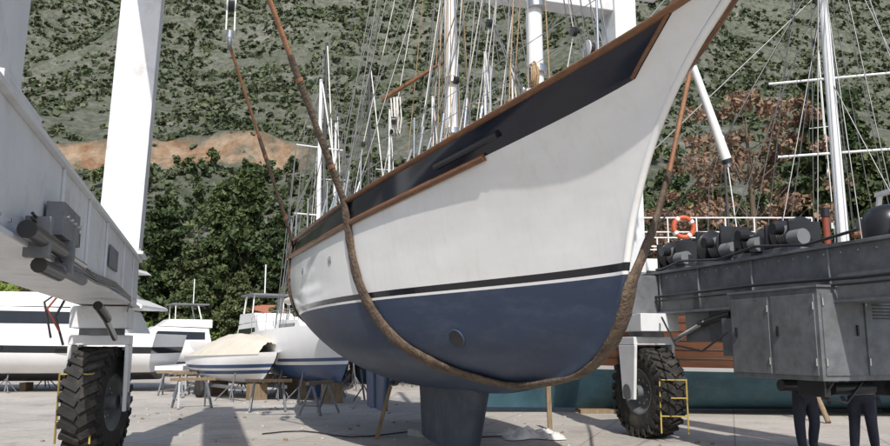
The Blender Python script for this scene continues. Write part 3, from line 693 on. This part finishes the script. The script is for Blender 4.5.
# ---------------------------------------------------------------- people
M['skin']=mat('skin',(.42,.25,.18),.6,var=.05)
def person(x,y,rz,pose,name='person'):
    e=empty(name,(x,y,0),rz)
    J={'pel':(0,0,.97,.17,.13),'wa':(0,.01,1.12,.155,.12),'ch':(0,0.0,1.32,.19,.13),'nk':(0,0,1.47,.06,.06),'hd0':(0,-.01,1.56,.07,.08),'hd1':(0,-.01,1.66,.085,.10),'hd2':(0,0,1.74,.05,.06)}
    E=[('pel','wa'),('wa','ch'),('ch','nk'),('nk','hd0'),('hd0','hd1'),('hd1','hd2')]
    for sd,n in((-1,'l'),(1,'r')):
        k=pose if sd>0 else -pose
        J.update({'hip'+n:(sd*.10,0,.86,.115,.125),'kn'+n:(sd*.12,-.06*k-.02,.49,.085,.088),'cf'+n:(sd*.13,.03*k,.30,.08,.084),'an'+n:(sd*.14,.10*k,.11,.066,.07),'to'+n:(sd*.16,.10*k-.17,.045,.05,.035),
          'sh'+n:(sd*.20,0,1.40,.07,.07),'el'+n:(sd*.26,.04,1.12,.05,.05),'wr'+n:(sd*.25,-.14,.95,.03,.03),'pa'+n:(sd*.24,-.19,.90,.035,.02)})
        E+=[('pel','hip'+n),('hip'+n,'kn'+n),('kn'+n,'cf'+n),('cf'+n,'an'+n),('an'+n,'to'+n),('ch','sh'+n),('sh'+n,'el'+n),('el'+n,'wr'+n),('wr'+n,'pa'+n)]
        for f in range(5):
            fx=(f-2)*.018; ln=(.045,.07,.078,.072,.055)[f]
            J['f%d%s'%(f,n)]=(sd*.24+fx,-.21-ln*.5,.87-ln*.4 if f else .89,.009,.009); J['g%d%s'%(f,n)]=(sd*.24+fx*1.2,-.21-ln*.5,.84-ln*.9 if f else .86,.008,.008)
            E+=[('pa'+n,'f%d%s'%(f,n)),('f%d%s'%(f,n),'g%d%s'%(f,n))]
    keys=list(J); me=bpy.data.meshes.new('body'); me.from_pydata([J[k][:3] for k in keys],[(keys.index(a),keys.index(b)) for a,b in E],[])
    o=bpy.data.objects.new('body',me); scene.collection.objects.link(o); o.parent=e
    sk=o.modifiers.new('skin','SKIN'); sk.use_smooth_shade=True
    for i,k in enumerate(keys): me.skin_vertices[0].data[i].radius=J[k][3:5]
    me.skin_vertices[0].data[0].use_root=True
    s2=o.modifiers.new('sub','SUBSURF'); s2.levels=1; s2.render_levels=2
    m=bpy.data.materials.new('clothes'); m.use_nodes=True; nt=m.node_tree; bb=nt.nodes['Principled BSDF']; bb.inputs['Roughness'].default_value=.85
    tc=nt.nodes.new('ShaderNodeTexCoord'); sp=nt.nodes.new('ShaderNodeSeparateXYZ'); nt.links.new(tc.outputs['Object'],sp.inputs[0])
    mr=nt.nodes.new('ShaderNodeMapRange'); mr.inputs[2].default_value=2; nt.links.new(sp.outputs['Z'],mr.inputs[0])
    c=nt.nodes.new('ShaderNodeValToRGB'); c.color_ramp.interpolation='CONSTANT'; el=c.color_ramp.elements
    el[0].color=(.02,.018,.015,1); el[1].position=.045; el[1].color=(.035,.04,.06,1)
    q=el.new(.49); q.color=(.05,.055,.075,1); q=el.new(.745); q.color=(.42,.25,.18,1); q=el.new(.85); q.color=(.03,.02,.015,1)
    nt.links.new(mr.outputs[0],c.inputs[0]); nt.links.new(c.outputs[0],bb.inputs['Base Color'])
    nn=nt.nodes.new('ShaderNodeTexNoise'); nn.inputs['Scale'].default_value=9; bp=nt.nodes.new('ShaderNodeBump'); bp.inputs['Distance'].default_value=.05; bp.inputs['Strength'].default_value=.6
    nt.links.new(tc.outputs['Object'],nn.inputs['Vector']); nt.links.new(nn.outputs['Fac'],bp.inputs['Height']); nt.links.new(bp.outputs[0],bb.inputs['Normal'])
    me.materials.append(m)
    f=MB(); 
    f.cyl((0,-.10,1.63),(0,-.125,1.60),.018,'skin',r2=.012)
    f.lathe((0,0.0,1.69),(0,0,1),[(.108,-.03),(.108,.03),(.09,.075),(.05,.095),(0,.1)],'trouser',16)
    for sd in(-1,1): f.lathe((sd*.032,-.088,1.65),(0,1,0),[(0,-.012),(.01,-.008),(.012,0)],'dark',8)
    f.obj('face_and_cap',e)
    return e
person(5.75,12.6,rad(15),.5); person(6.6,12.5,rad(-30),1.2)
# ---------------------------------------------------------------- clutter
mb=MB()
V=[];F=[];nx=30;ny=18
for i in range(ny):
    for j in range(nx):
        u=j/(nx-1);w_=i/(ny-1); e_=min(1,4*min(u,1-u,w_,1-w_)+.05)*max(0,min(1,1.1+1.5*noise.noise((u*3,w_*3,7.))))
        z=.012+e_*(.06+.17*abs(noise.noise((u*6,w_*4,.3)))+.11*abs(noise.noise((u*14,w_*9,2.))))
        V.append((1.62+1.15*(u-.5)+.2*noise.noise((w_*3,u,5)),14.8+.9*(w_-.5)+.2*noise.noise((u*3,w_,9)),z))
for i in range(ny-1):
    for j in range(nx-1): F.append((i*nx+j,i*nx+j+1,(i+1)*nx+j+1,(i+1)*nx+j))
mb.add(V,F,'sack',True); mb.obj('crumpled_white_cloth')
mb=MB(); mb.beam((2.12,16.0,0),(2.10,16.0,1.0),.09,.09,'wood'); mb.obj('timber_prop')
mb=MB(); mb.beam((-1.25,14.5,.0),(-1.0,14.4,.95),.07,.07,'wood'); mb.beam((-.6,15.0,.06),(-.2,15.3,.06),.4,.12,'concrete_stone'); mb.obj('timber_prop')
mb=MB()
for i in range(160):
    x=R.uniform(-8,5); y=R.uniform(12.5,24); r=R.uniform(.015,.05)
    mb.lathe((x,y,r*.3),(R.uniform(-.4,.4),0,1),[(0,-r*.5),(r,-r*.3),(r*.9,r*.3),(0,r*.5)],R.choice(['concrete_stone','wood','concrete_stone']),6,False)
mb.obj('rubble')
for (x,y,rz) in((-4.6,20.5,.2),(-6.9,21.5,.6),(-3.1,19.5,1.2),(-9.3,27,.1),(-8.4,26,.8)):
    mb=MB()
    for dx in(-.45,.45):
        mb.beam((dx,-.3,.02),(dx*.8,0,.75),.05,.05,'liftgrey'); mb.beam((dx,.3,.02),(dx*.8,0,.75),.05,.05,'liftgrey'); mb.cyl((dx,-.2,.25),(dx,.2,.25),.02,'liftgrey')
    mb.beam((-.6,0,.78),(.6,0,.78),.1,.08,'wood'); mb.obj('trestle',None,(x,y,0),rz)
mb=MB(); mb.tube([(-3.5+.35*i,15.2+.5*math.sin(i*.9),.02) for i in range(14)],.014,'dark',6); mb.tube([(2+.3*i,12.5+.4*math.sin(i*.8),.02) for i in range(16)],.014,'dark',6); mb.obj('ground_hose')
# ---------------------------------------------------------------- house, wall
def house(x,y,rz,w,d,h):
    e=empty('stone_house',(x,y,0),rz); mb=MB(); mb.box((-w/2,-d/2,0),(w/2,d/2,h),'plaster'); mb.obj('walls',e)
    mb=MB(); k=w*.2; mb.add([(-w/2-.3,-d/2-.3,h),(w/2+.3,-d/2-.3,h),(w/2+.3,d/2+.3,h),(-w/2-.3,d/2+.3,h),(-w/2+k,0,h+w*.2),(w/2-k,0,h+w*.2)],[(0,1,5,4),(2,3,4,5),(1,2,5),(3,0,4),(3,2,1,0)],'roof'); mb.obj('roof',e)
    mb=MB()
    for k in range(3):
        xx=-w/2+w*(k+.5)/3; mb.box((xx-w*.07,-d/2-.05,h*.5),(xx+w*.07,-d/2-.003,h*.8),'glass')
    mb.box((-.4,-d/2-.07,0),(.4,-d/2-.055,1.9),'teak'); mb.obj('windows_and_door',e)
house(-14.2,63,.1,3.6,3.6,4.2); house(-38,95,.2,10,8,6)
mb=MB(); mb.box((-80,56,0),(60,56.4,1.9),'plaster'); mb.box((-80,55.95,1.9),(60,56.45,2.0),'concrete_stone'); mb.obj('boundary_wall')
# ---------------------------------------------------------------- ground
g=bpy.data.materials.new('concrete_yard'); g.use_nodes=True; nt=g.node_tree;N=nt.nodes;L=nt.links;b=N['Principled BSDF']; b.inputs['Roughness'].default_value=.9
tc=N.new('ShaderNodeTexCoord')
def NZ(sc,det=8,ro=.6):
    n=N.new('ShaderNodeTexNoise'); n.inputs['Scale'].default_value=sc; n.inputs['Detail'].default_value=det; n.inputs['Roughness'].default_value=ro; L.new(tc.outputs['Object'],n.inputs['Vector']); return n.outputs['Fac']
def RAMP(f,p0,c0,p1,c1):
    r=N.new('ShaderNodeValToRGB'); r.color_ramp.elements[0].position=p0; r.color_ramp.elements[1].position=p1; r.color_ramp.elements[0].color=(*c0,1); r.color_ramp.elements[1].color=(*c1,1); L.new(f,r.inputs[0]); return r.outputs[0]
def MIX(f,a,c,bt='MIX'): return hmix(f,a,c,bt)
base=RAMP(NZ(.25),.35,(.36,.335,.30),.65,(.48,.45,.41))
fine=RAMP(NZ(9,10,.75),.35,(.80,.80,.80),.65,(1.08,1.08,1.08))
c=MIX(1.,base,fine,'MULTIPLY')
st=RAMP(NZ(.9,10,.7),.54,(0,0,0),.70,(.65,.65,.65)); c=MIX(st,c,(.17,.155,.14))
br=N.new('ShaderNodeTexBrick'); br.inputs['Scale'].default_value=.2; br.inputs['Mortar Size'].default_value=.003; br.inputs['Color1'].default_value=(1,1,1,1); br.inputs['Color2'].default_value=(.93,.93,.93,1); br.inputs['Mortar'].default_value=(.6,.6,.6,1); br.offset=0
mp=N.new('ShaderNodeMapping'); mp.inputs['Rotation'].default_value=(0,0,.35); L.new(tc.outputs['Object'],mp.inputs[0]); L.new(mp.outputs[0],br.inputs['Vector'])
c=MIX(1.,c,br.outputs['Color'],'MULTIPLY'); L.new(c,b.inputs['Base Color'])
bp=N.new('ShaderNodeBump'); bp.inputs['Strength'].default_value=.4; bp.inputs['Distance'].default_value=.03; L.new(NZ(14,8,.7),bp.inputs['Height']); L.new(bp.outputs[0],b.inputs['Normal'])
M['ground']=g
mb=MB(); mb.add([(-1500,-1500,0),(1500,-1500,0),(1500,1500,0),(-1500,1500,0)],[(0,1,2,3)],'ground'); mb.obj('ground')
# ---------------------------------------------------------------- mountain
nxg,nyg=260,200
xs=np.linspace(-420,420,nxg); ys=95+ (np.linspace(0,1,nyg)**1.5)*620
def ss(a,b,x): 
    t=max(0,min(1,(x-a)/(b-a))); return t*t*(3-2*t)
Z=np.zeros((nyg,nxg)); X=np.zeros_like(Z); Y=np.zeros_like(Z)
for j,y in enumerate(ys):
    for i,x0 in enumerate(xs):
        x=x0*(.55+y/500)
        k=max(0,y-100); k2=max(0,k-90)
        z=k*.60*ss(0,40,k)+noise.fractal((x*.006,y*.006,3.1),1.,2.,5)*min(40,2+k2*.26)+noise.fractal((x*.04,y*.04,7.),1.,2.,4)*min(4.5,k*.04)
        z+=noise.noise((x*.012+5,y*.002,1.))*min(26,1+k2*.22)
        z-=abs(noise.noise((x*.018+2,y*.004,6.)))*min(16,k2*.12)
        lw=noise.noise((x*.01,y*.01,4.2)); zt=z/11.+lw*1.5; fr=zt-math.floor(zt)
        z+= (ss(.35,.65,fr)-fr)*min(6,k2*.05)*max(0,min(1,.5+1.5*noise.noise((x*.02,y*.02,8.))))
        w=ss(-125,-110,x)*(1-ss(-42,-32,x))
        edge=187+5*noise.noise((x*.07,0,2))
        z-=4*w*ss(170,179,y)*(1-ss(edge,edge+3,y))
        X[j,i]=x;Y[j,i]=y;Z[j,i]=z-.5
V=np.stack([X,Y,Z],-1).reshape(-1,3)
F=[(j*nxg+i,j*nxg+i+1,(j+1)*nxg+i+1,(j+1)*nxg+i) for j in range(nyg-1) for i in range(nxg-1)]
me=bpy.data.meshes.new('mountain'); me.from_pydata(V.tolist(),[],F); me.polygons.foreach_set('use_smooth',[True]*len(F))
mo=bpy.data.objects.new('mountain',me); scene.collection.objects.link(mo)
g=bpy.data.materials.new('mountain_rock'); g.use_nodes=True; nt=g.node_tree;N=nt.nodes;L=nt.links;b=N['Principled BSDF']; b.inputs['Roughness'].default_value=.95; b.inputs['Specular IOR Level'].default_value=.1
tc=N.new('ShaderNodeTexCoord')
c=RAMP(NZ(.04,10,.7),.38,(.088,.108,.068),.62,(.205,.21,.17))
c2=RAMP(NZ(.35,10,.8),.42,(.062,.080,.048),.60,(.25,.25,.22)); c=MIX(.6,c,c2)
cl=RAMP(NZ(.022,10,.78),.56,(0,0,0),.66,(.9,.9,.9)); clc=RAMP(NZ(.4,10,.8),.4,(.16,.158,.148),.6,(.37,.36,.335)); c=MIX(cl,c,clc)
sp=N.new('ShaderNodeSeparateXYZ'); L.new(tc.outputs['Object'],sp.inputs[0])
def MT(op,a,bv,clamp=False):
    m=N.new('ShaderNodeMath'); m.operation=op; m.use_clamp=clamp
    for i,v in((0,a),(1,bv)):
        if isinstance(v,(int,float)): m.inputs[i].default_value=v
        else: L.new(v,m.inputs[i])
    return m.outputs[0]
def band(sock,lo,hi,soft):
    a=MT('MULTIPLY',MT('SUBTRACT',sock,lo),1/soft,True); d=MT('MULTIPLY',MT('SUBTRACT',hi,sock),1/soft,True); return MT('MULTIPLY',a,d)
wob=MT('MULTIPLY',MT('SUBTRACT',NZ(.03,5,.6),.5),30.); yw=MT('ADD',sp.outputs['Y'],wob)
yo=MT('ADD',sp.outputs['Y'],MT('MULTIPLY',MT('SUBTRACT',NZ(.06,5,.6),.5),14.))
mk=MT('MULTIPLY',band(yo,178.,192.,2.),band(sp.outputs['X'],-125.,-32.,8.))
mk=MT('MULTIPLY',mk,MT('MULTIPLY',MT('SUBTRACT',NZ(.12,8,.75),.36),6.,True))
oc=RAMP(NZ(.18,10,.75),.38,(.29,.16,.085),.62,(.50,.39,.28)); c=MIX(mk,c,oc)
tk=MT('MULTIPLY',band(yw,266.,274.,1.5),band(sp.outputs['X'],-160.,-62.,8.)); tk=MT('MULTIPLY',tk,MT('MULTIPLY',MT('SUBTRACT',NZ(.1,6,.7),.38),8.,True)); c=MIX(tk,c,(.50,.46,.39))
tk=MT('MULTIPLY',band(yw,208.,211.,1.),band(sp.outputs['X'],-160.,90.,8.)); tk=MT('MULTIPLY',tk,MT('MULTIPLY',MT('SUBTRACT',NZ(.08,6,.7),.5),8.,True)); c=MIX(tk,c,(.36,.33,.27))
L.new(c,b.inputs['Base Color'])
bp=N.new('ShaderNodeBump'); bp.inputs['Strength'].default_value=1.; bp.inputs['Distance'].default_value=2.; L.new(NZ(.4,10,.75),bp.inputs['Height']); L.new(bp.outputs[0],b.inputs['Normal'])
me.materials.append(g)
rng=np.random.default_rng(3)
def npmesh(name,V,F,m):
    me=bpy.data.meshes.new(name); k=F.shape[1]
    me.vertices.add(len(V)); me.vertices.foreach_set('co',V.astype(np.float32).ravel())
    me.loops.add(F.size); me.loops.foreach_set('vertex_index',F.astype(np.int32).ravel())
    me.polygons.add(len(F)); me.polygons.foreach_set('loop_start',np.arange(0,F.size,k,dtype=np.int32)); me.polygons.foreach_set('loop_total',np.full(len(F),k,dtype=np.int32))
    me.update(calc_edges=True); me.validate(); me.materials.append(m)
    return me
def quads(P,size,asp=.45):
    n=len(P); a=rng.normal(size=(n,3)); a/=np.linalg.norm(a,axis=1)[:,None]; b=rng.normal(size=(n,3)); b-=a*(a*b).sum(1)[:,None]; b/=np.linalg.norm(b,axis=1)[:,None]
    s=(size*rng.uniform(.6,1.4,n))[:,None]; a=a*s; b=b*s*asp
    V=np.stack([P-a-b,P+a-b,P+a+b,P-a+b],1).reshape(-1,3); F=np.arange(4*n).reshape(-1,4); return V,F
n=130000
jj=(rng.random(n)**.75*(nyg*.80)); ii=rng.random(n)*(nxg-2); j0=jj.astype(int); i0=ii.astype(int); fj=(jj-j0)[:,None]; fi=(ii-i0)[:,None]
G=np.stack([X,Y,Z],-1)
P=(G[j0,i0]*(1-fi)+G[j0,i0+1]*fi)*(1-fj)+(G[j0+1,i0]*(1-fi)+G[j0+1,i0+1]*fi)*fj
inview=(np.abs(P[:,0])<P[:,1]*.72); P=P[inview]; n=len(P)
dens=np.array([noise.noise((p[0]*.025,p[1]*.025,0))+.7*noise.noise((p[0]*.09,p[1]*.09,5))+.4*noise.noise((p[0]*.3,p[1]*.3,9)) for p in P])+rng.normal(0,.12,n)
cut=(P[:,0]>-125)&(P[:,0]<-32)&(P[:,1]>177)&(P[:,1]<193); keep=(dens>-.22)&((~cut)|(rng.random(n)<.10))
P=P[keep]; rr=(.35+1.1*rng.random(len(P))**2.5)*(.75+P[:,1]/380)
K=10
d=rng.normal(size=(len(P),K,3)); d/=np.linalg.norm(d,axis=2)[:,:,None]; d[:,:,2]=np.abs(d[:,:,2])*.9
Q=P[:,None,:]+d*rr[:,None,None]*rng.random((len(P),K,1))**.4*.85
Vb,Fb=quads(Q.reshape(-1,3),np.repeat(rr*.42,K),.75); me=npmesh('mountain_scrub',Vb,Fb,M['scrub']); o=bpy.data.objects.new('mountain_scrub',me); scene.collection.objects.link(o)
# ---------------------------------------------------------------- trees
def tree_data(kind,h,cr,seed,leaf,nper=130,ncl=60,size=.30,cl=1.0):
    global rng
    rng=np.random.default_rng(seed); mb=MB(); r0=h*.022
    n=7; pts=[(.25*math.sin(i*1.1+seed)*i/n*h*.06,.25*math.cos(i*.9+seed)*i/n*h*.06,h*.93*i/n) for i in range(n+1)]
    for i in range(n): mb.cyl(pts[i],pts[i+1],r0*(1-.85*i/n),'bark',r2=r0*(1-.85*(i+1)/n),n=8,caps=False)
    C=[];RR=[]
    for i in range(ncl):
        if kind=='pine':
            u=.18+.82*rng.random()**.85; env=cr*(1.05-u)**.55*(.75+.25*math.sin(u*17+seed)); 
        else:
            u=.2+.8*rng.random(); env=cr*math.sqrt(max(.02,1-((u-.55)/.5)**2))
        th=rng.random()*6.283; rr=env*rng.random()**.5*.95
        c=np.array([rr*math.cos(th),rr*math.sin(th),u*h]); C.append(c); RR.append(cl*rng.uniform(.6,1.2)*(1.15-.5*u))
        if i%3==0:
            k=min(n,max(1,int((u-.12)*n/.93))); p=Vector(pts[k]); mb.cyl(p,Vector(c),r0*.28*(1.1-u)+.015,'bark',r2=.012,n=5,caps=False)
    Ps=[]
    for c,r in zip(C,RR):
        d=rng.normal(size=(nper,3)); d/=np.linalg.norm(d,axis=1)[:,None]; q=c+d*(r*rng.random((nper,1))**.45)*np.array([1,1,.6]); Ps.append(q)
    Vq,Fq=quads(np.concatenate(Ps),size)
    me1=bpy.data.meshes.new('trunk'); me1.from_pydata(mb.v,[],mb.f); me1.materials.append(M['bark']); me1.polygons.foreach_set('use_smooth',[True]*len(mb.f))
    return me1,npmesh('foliage',Vq,Fq,M[leaf])
def place(name,data,x,y,rz,s=1.,sz=None,z=0.):
    e=empty(name,(x,y,z),rz); e.scale=(s,s,sz or s)
    for nm,me in(('trunk',data[0]),('foliage',data[1])):
        o=bpy.data.objects.new(nm,me); scene.collection.objects.link(o); o.parent=e
pA=tree_data('pine',14,3.8,1,'pine',ncl=85,size=.20,nper=140); pB=tree_data('pine',12,4.5,2,'pine2',ncl=90,size=.20,nper=140); pC=tree_data('pine',15.5,3.0,5,'pine',ncl=80,size=.20,nper=140)
bA=tree_data('broad',6,3.2,8,'leafg',ncl=55,size=.2,nper=150); bB=tree_data('broad',5,2.8,9,'leafg',ncl=50,size=.2,nper=150)
rA=tree_data('broad',15,5.2,11,'brownleaf',nper=80,ncl=95,size=.13,cl=1.3)
pines=[(-24.5,66,1.02,pA),(-20.8,63,.82,pB),(-17.5,68,1.14,pC),(-14.2,66,.9,pA),(-27.5,72,.85,pB),(-11.5,70,1.12,pC),(-22,76,1.15,pC),(-8,66,.9,pC),(-4,70,.95,pA),(1,72,.8,pB),(-16,60,.6,pB),(-12,59,.5,pB),(-19.2,59.5,.5,pA),(-9.8,62,.8,pB),(-6.2,60,.75,pA),(-25.5,60,.45,pB),(-17,80,1.15,pA),(-12.5,79,1.22,pC),(-7,78,1.1,pA),(-26,80,1.0,pB),(-19.5,72,1.0,pC),
 (22.5,45,1.05,pA),(25,50,1.25,pC),(28,50,1.2,pB),(27,42,.95,pB),(31,58,1.35,pC),(15.5,58,.95,pB),(24,40,.8,pA),(12,60,.9,pA),(35,62,1.3,pA),(7,66,.8,pC),(-31,80,1.0,pA),(-36,84,.9,pC),(-45,80,.9,pB),(-52,86,1.,pA),(14,70,1.,pC),(22,60,1.15,pB)]
for i,(x,y,s,d) in enumerate(pines): place('pine_tree',d,x,y,i*1.3,s)
for i,(x,y,s,d) in enumerate([(18.6,46,1.12,rA),(16.8,53,.8,rA)]): place('autumn_tree',d,x,y,i*2+.5,s)
for i,(x,y,s,d) in enumerate([(-29.5,50,.95,bA),(-26.5,52,.9,bB),(-33,53,1.,bB),(-21,52,.55,bB),(-36,50,.9,bA),(-11.5,50,.45,bA),(-9.5,49,.4,bB),(-24,55,.9,bB),(-16,51,.45,bA),(-6,51,.5,bA),(-13.2,53,.55,bB)]): place('citrus_tree',d,x,y,i*2.1,s)
def palm(x,y,h,seed):
    rg=random.Random(seed); e=empty('palm_tree',(x,y,0),seed); mb=MB()
    for i in range(12):
        z0=h*i/12;z1=h*(i+1)/12; mb.cyl((.03*i,0,z0),(.03*(i+1),0,z1),.24,'bark',r2=.19,n=10)
    mb.obj('trunk',e); mb=MB(); top=Vector((.36,0,h))
    for k in range(34):
        th=rg.random()*6.283; el=rg.uniform(-.5,1.3); ln=rg.uniform(1.8,2.6); pts=[]
        for i in range(9):
            u=i/8; r=ln*u*math.cos(el*(1-.3*u)); z=ln*(math.sin(el)*u-.75*u*u); pts.append(top+Vector((r*math.cos(th),r*math.sin(th),z)))
        mb.tube(pts,.02,'leafg',4)
        sdv=Vector((-math.sin(th),math.cos(th),0))
        for i in range(1,9):
            for q in(0,.33,.66):
                p=pts[i-1].lerp(pts[i],q); fw=(pts[i]-pts[i-1]).normalized()
                for sg in(-1,1):
                    t=p+sdv*sg*.38*(1-.5*i/9)+fw*.25+Vector((0,0,-.12)); mb.add([p,p+fw*.06,t],[(0,1,2)],'leafg')
    mb.obj('fronds',e)
palm(-22.9,46,5.6,1); palm(-25.6,47,5.8,2); palm(-21.0,49,5.0,3)
rng=np.random.default_rng(12)
Ps=[]
for i in range(470):
    y=rng.uniform(84,178); x=rng.uniform(-.72,.75)*y; 
    j=min(nyg-1,np.searchsorted(ys,y)); zz=Z[j,np.argmin(abs(X[j]-x))] if y>96 else 0
    h=rng.uniform(2.5,9.5)*(1 if y<140 else .5); c=np.array([x,y,max(0,zz)]); wd=rng.uniform(.14,.28)
    for k in range(7):
        u=rng.random(); cc=c+np.array([rng.normal()*h*wd*(1.2-u),rng.normal()*h*wd,h*(.15+.8*u)]); d=rng.normal(size=(55,3)); d/=np.linalg.norm(d,axis=1)[:,None]
        Ps.append(cc+d*(h*.22*(1.2-.6*u))*rng.random((55,1))**.4)
Vq,Fq=quads(np.concatenate(Ps),.36); me=npmesh('distant_trees',Vq,Fq,M['dtree']); o=bpy.data.objects.new('distant_trees',me); scene.collection.objects.link(o)
# ---------------------------------------------------------------- light, world, camera
EL=rad(46); AZ=rad(174)
sd=Vector((math.sin(AZ)*math.cos(EL),math.cos(AZ)*math.cos(EL),math.sin(EL)))
sun=bpy.data.lights.new('sun','SUN'); sun.energy=4.6; sun.angle=rad(.5); sun.color=(1,.955,.89)
so=bpy.data.objects.new('sun',sun); scene.collection.objects.link(so); so.rotation_euler=(-sd).to_track_quat('-Z','Y').to_euler(); so.location=(20,-20,40)
w=bpy.data.worlds.new('World'); scene.world=w; w.use_nodes=True; nt=w.node_tree
sk=nt.nodes.new('ShaderNodeTexSky'); sk.sky_type='NISHITA'; sk.sun_disc=False; sk.sun_elevation=EL; sk.sun_rotation=AZ; sk.dust_density=2.0
nt.links.new(sk.outputs[0],nt.nodes['Background'].inputs[0]); nt.nodes['Background'].inputs[1].default_value=.145
cam=bpy.data.cameras.new('camera'); co=bpy.data.objects.new('camera',cam); scene.collection.objects.link(co)
co.location=(0,0,1.7); co.rotation_euler=(rad(90+9.0),0,0); cam.lens=31.15; cam.sensor_width=36; cam.clip_end=3000; cam.clip_start=.05
scene.camera=co
scene.view_settings.view_transform='Standard'; scene.view_settings.look='None'; scene.view_settings.exposure=0
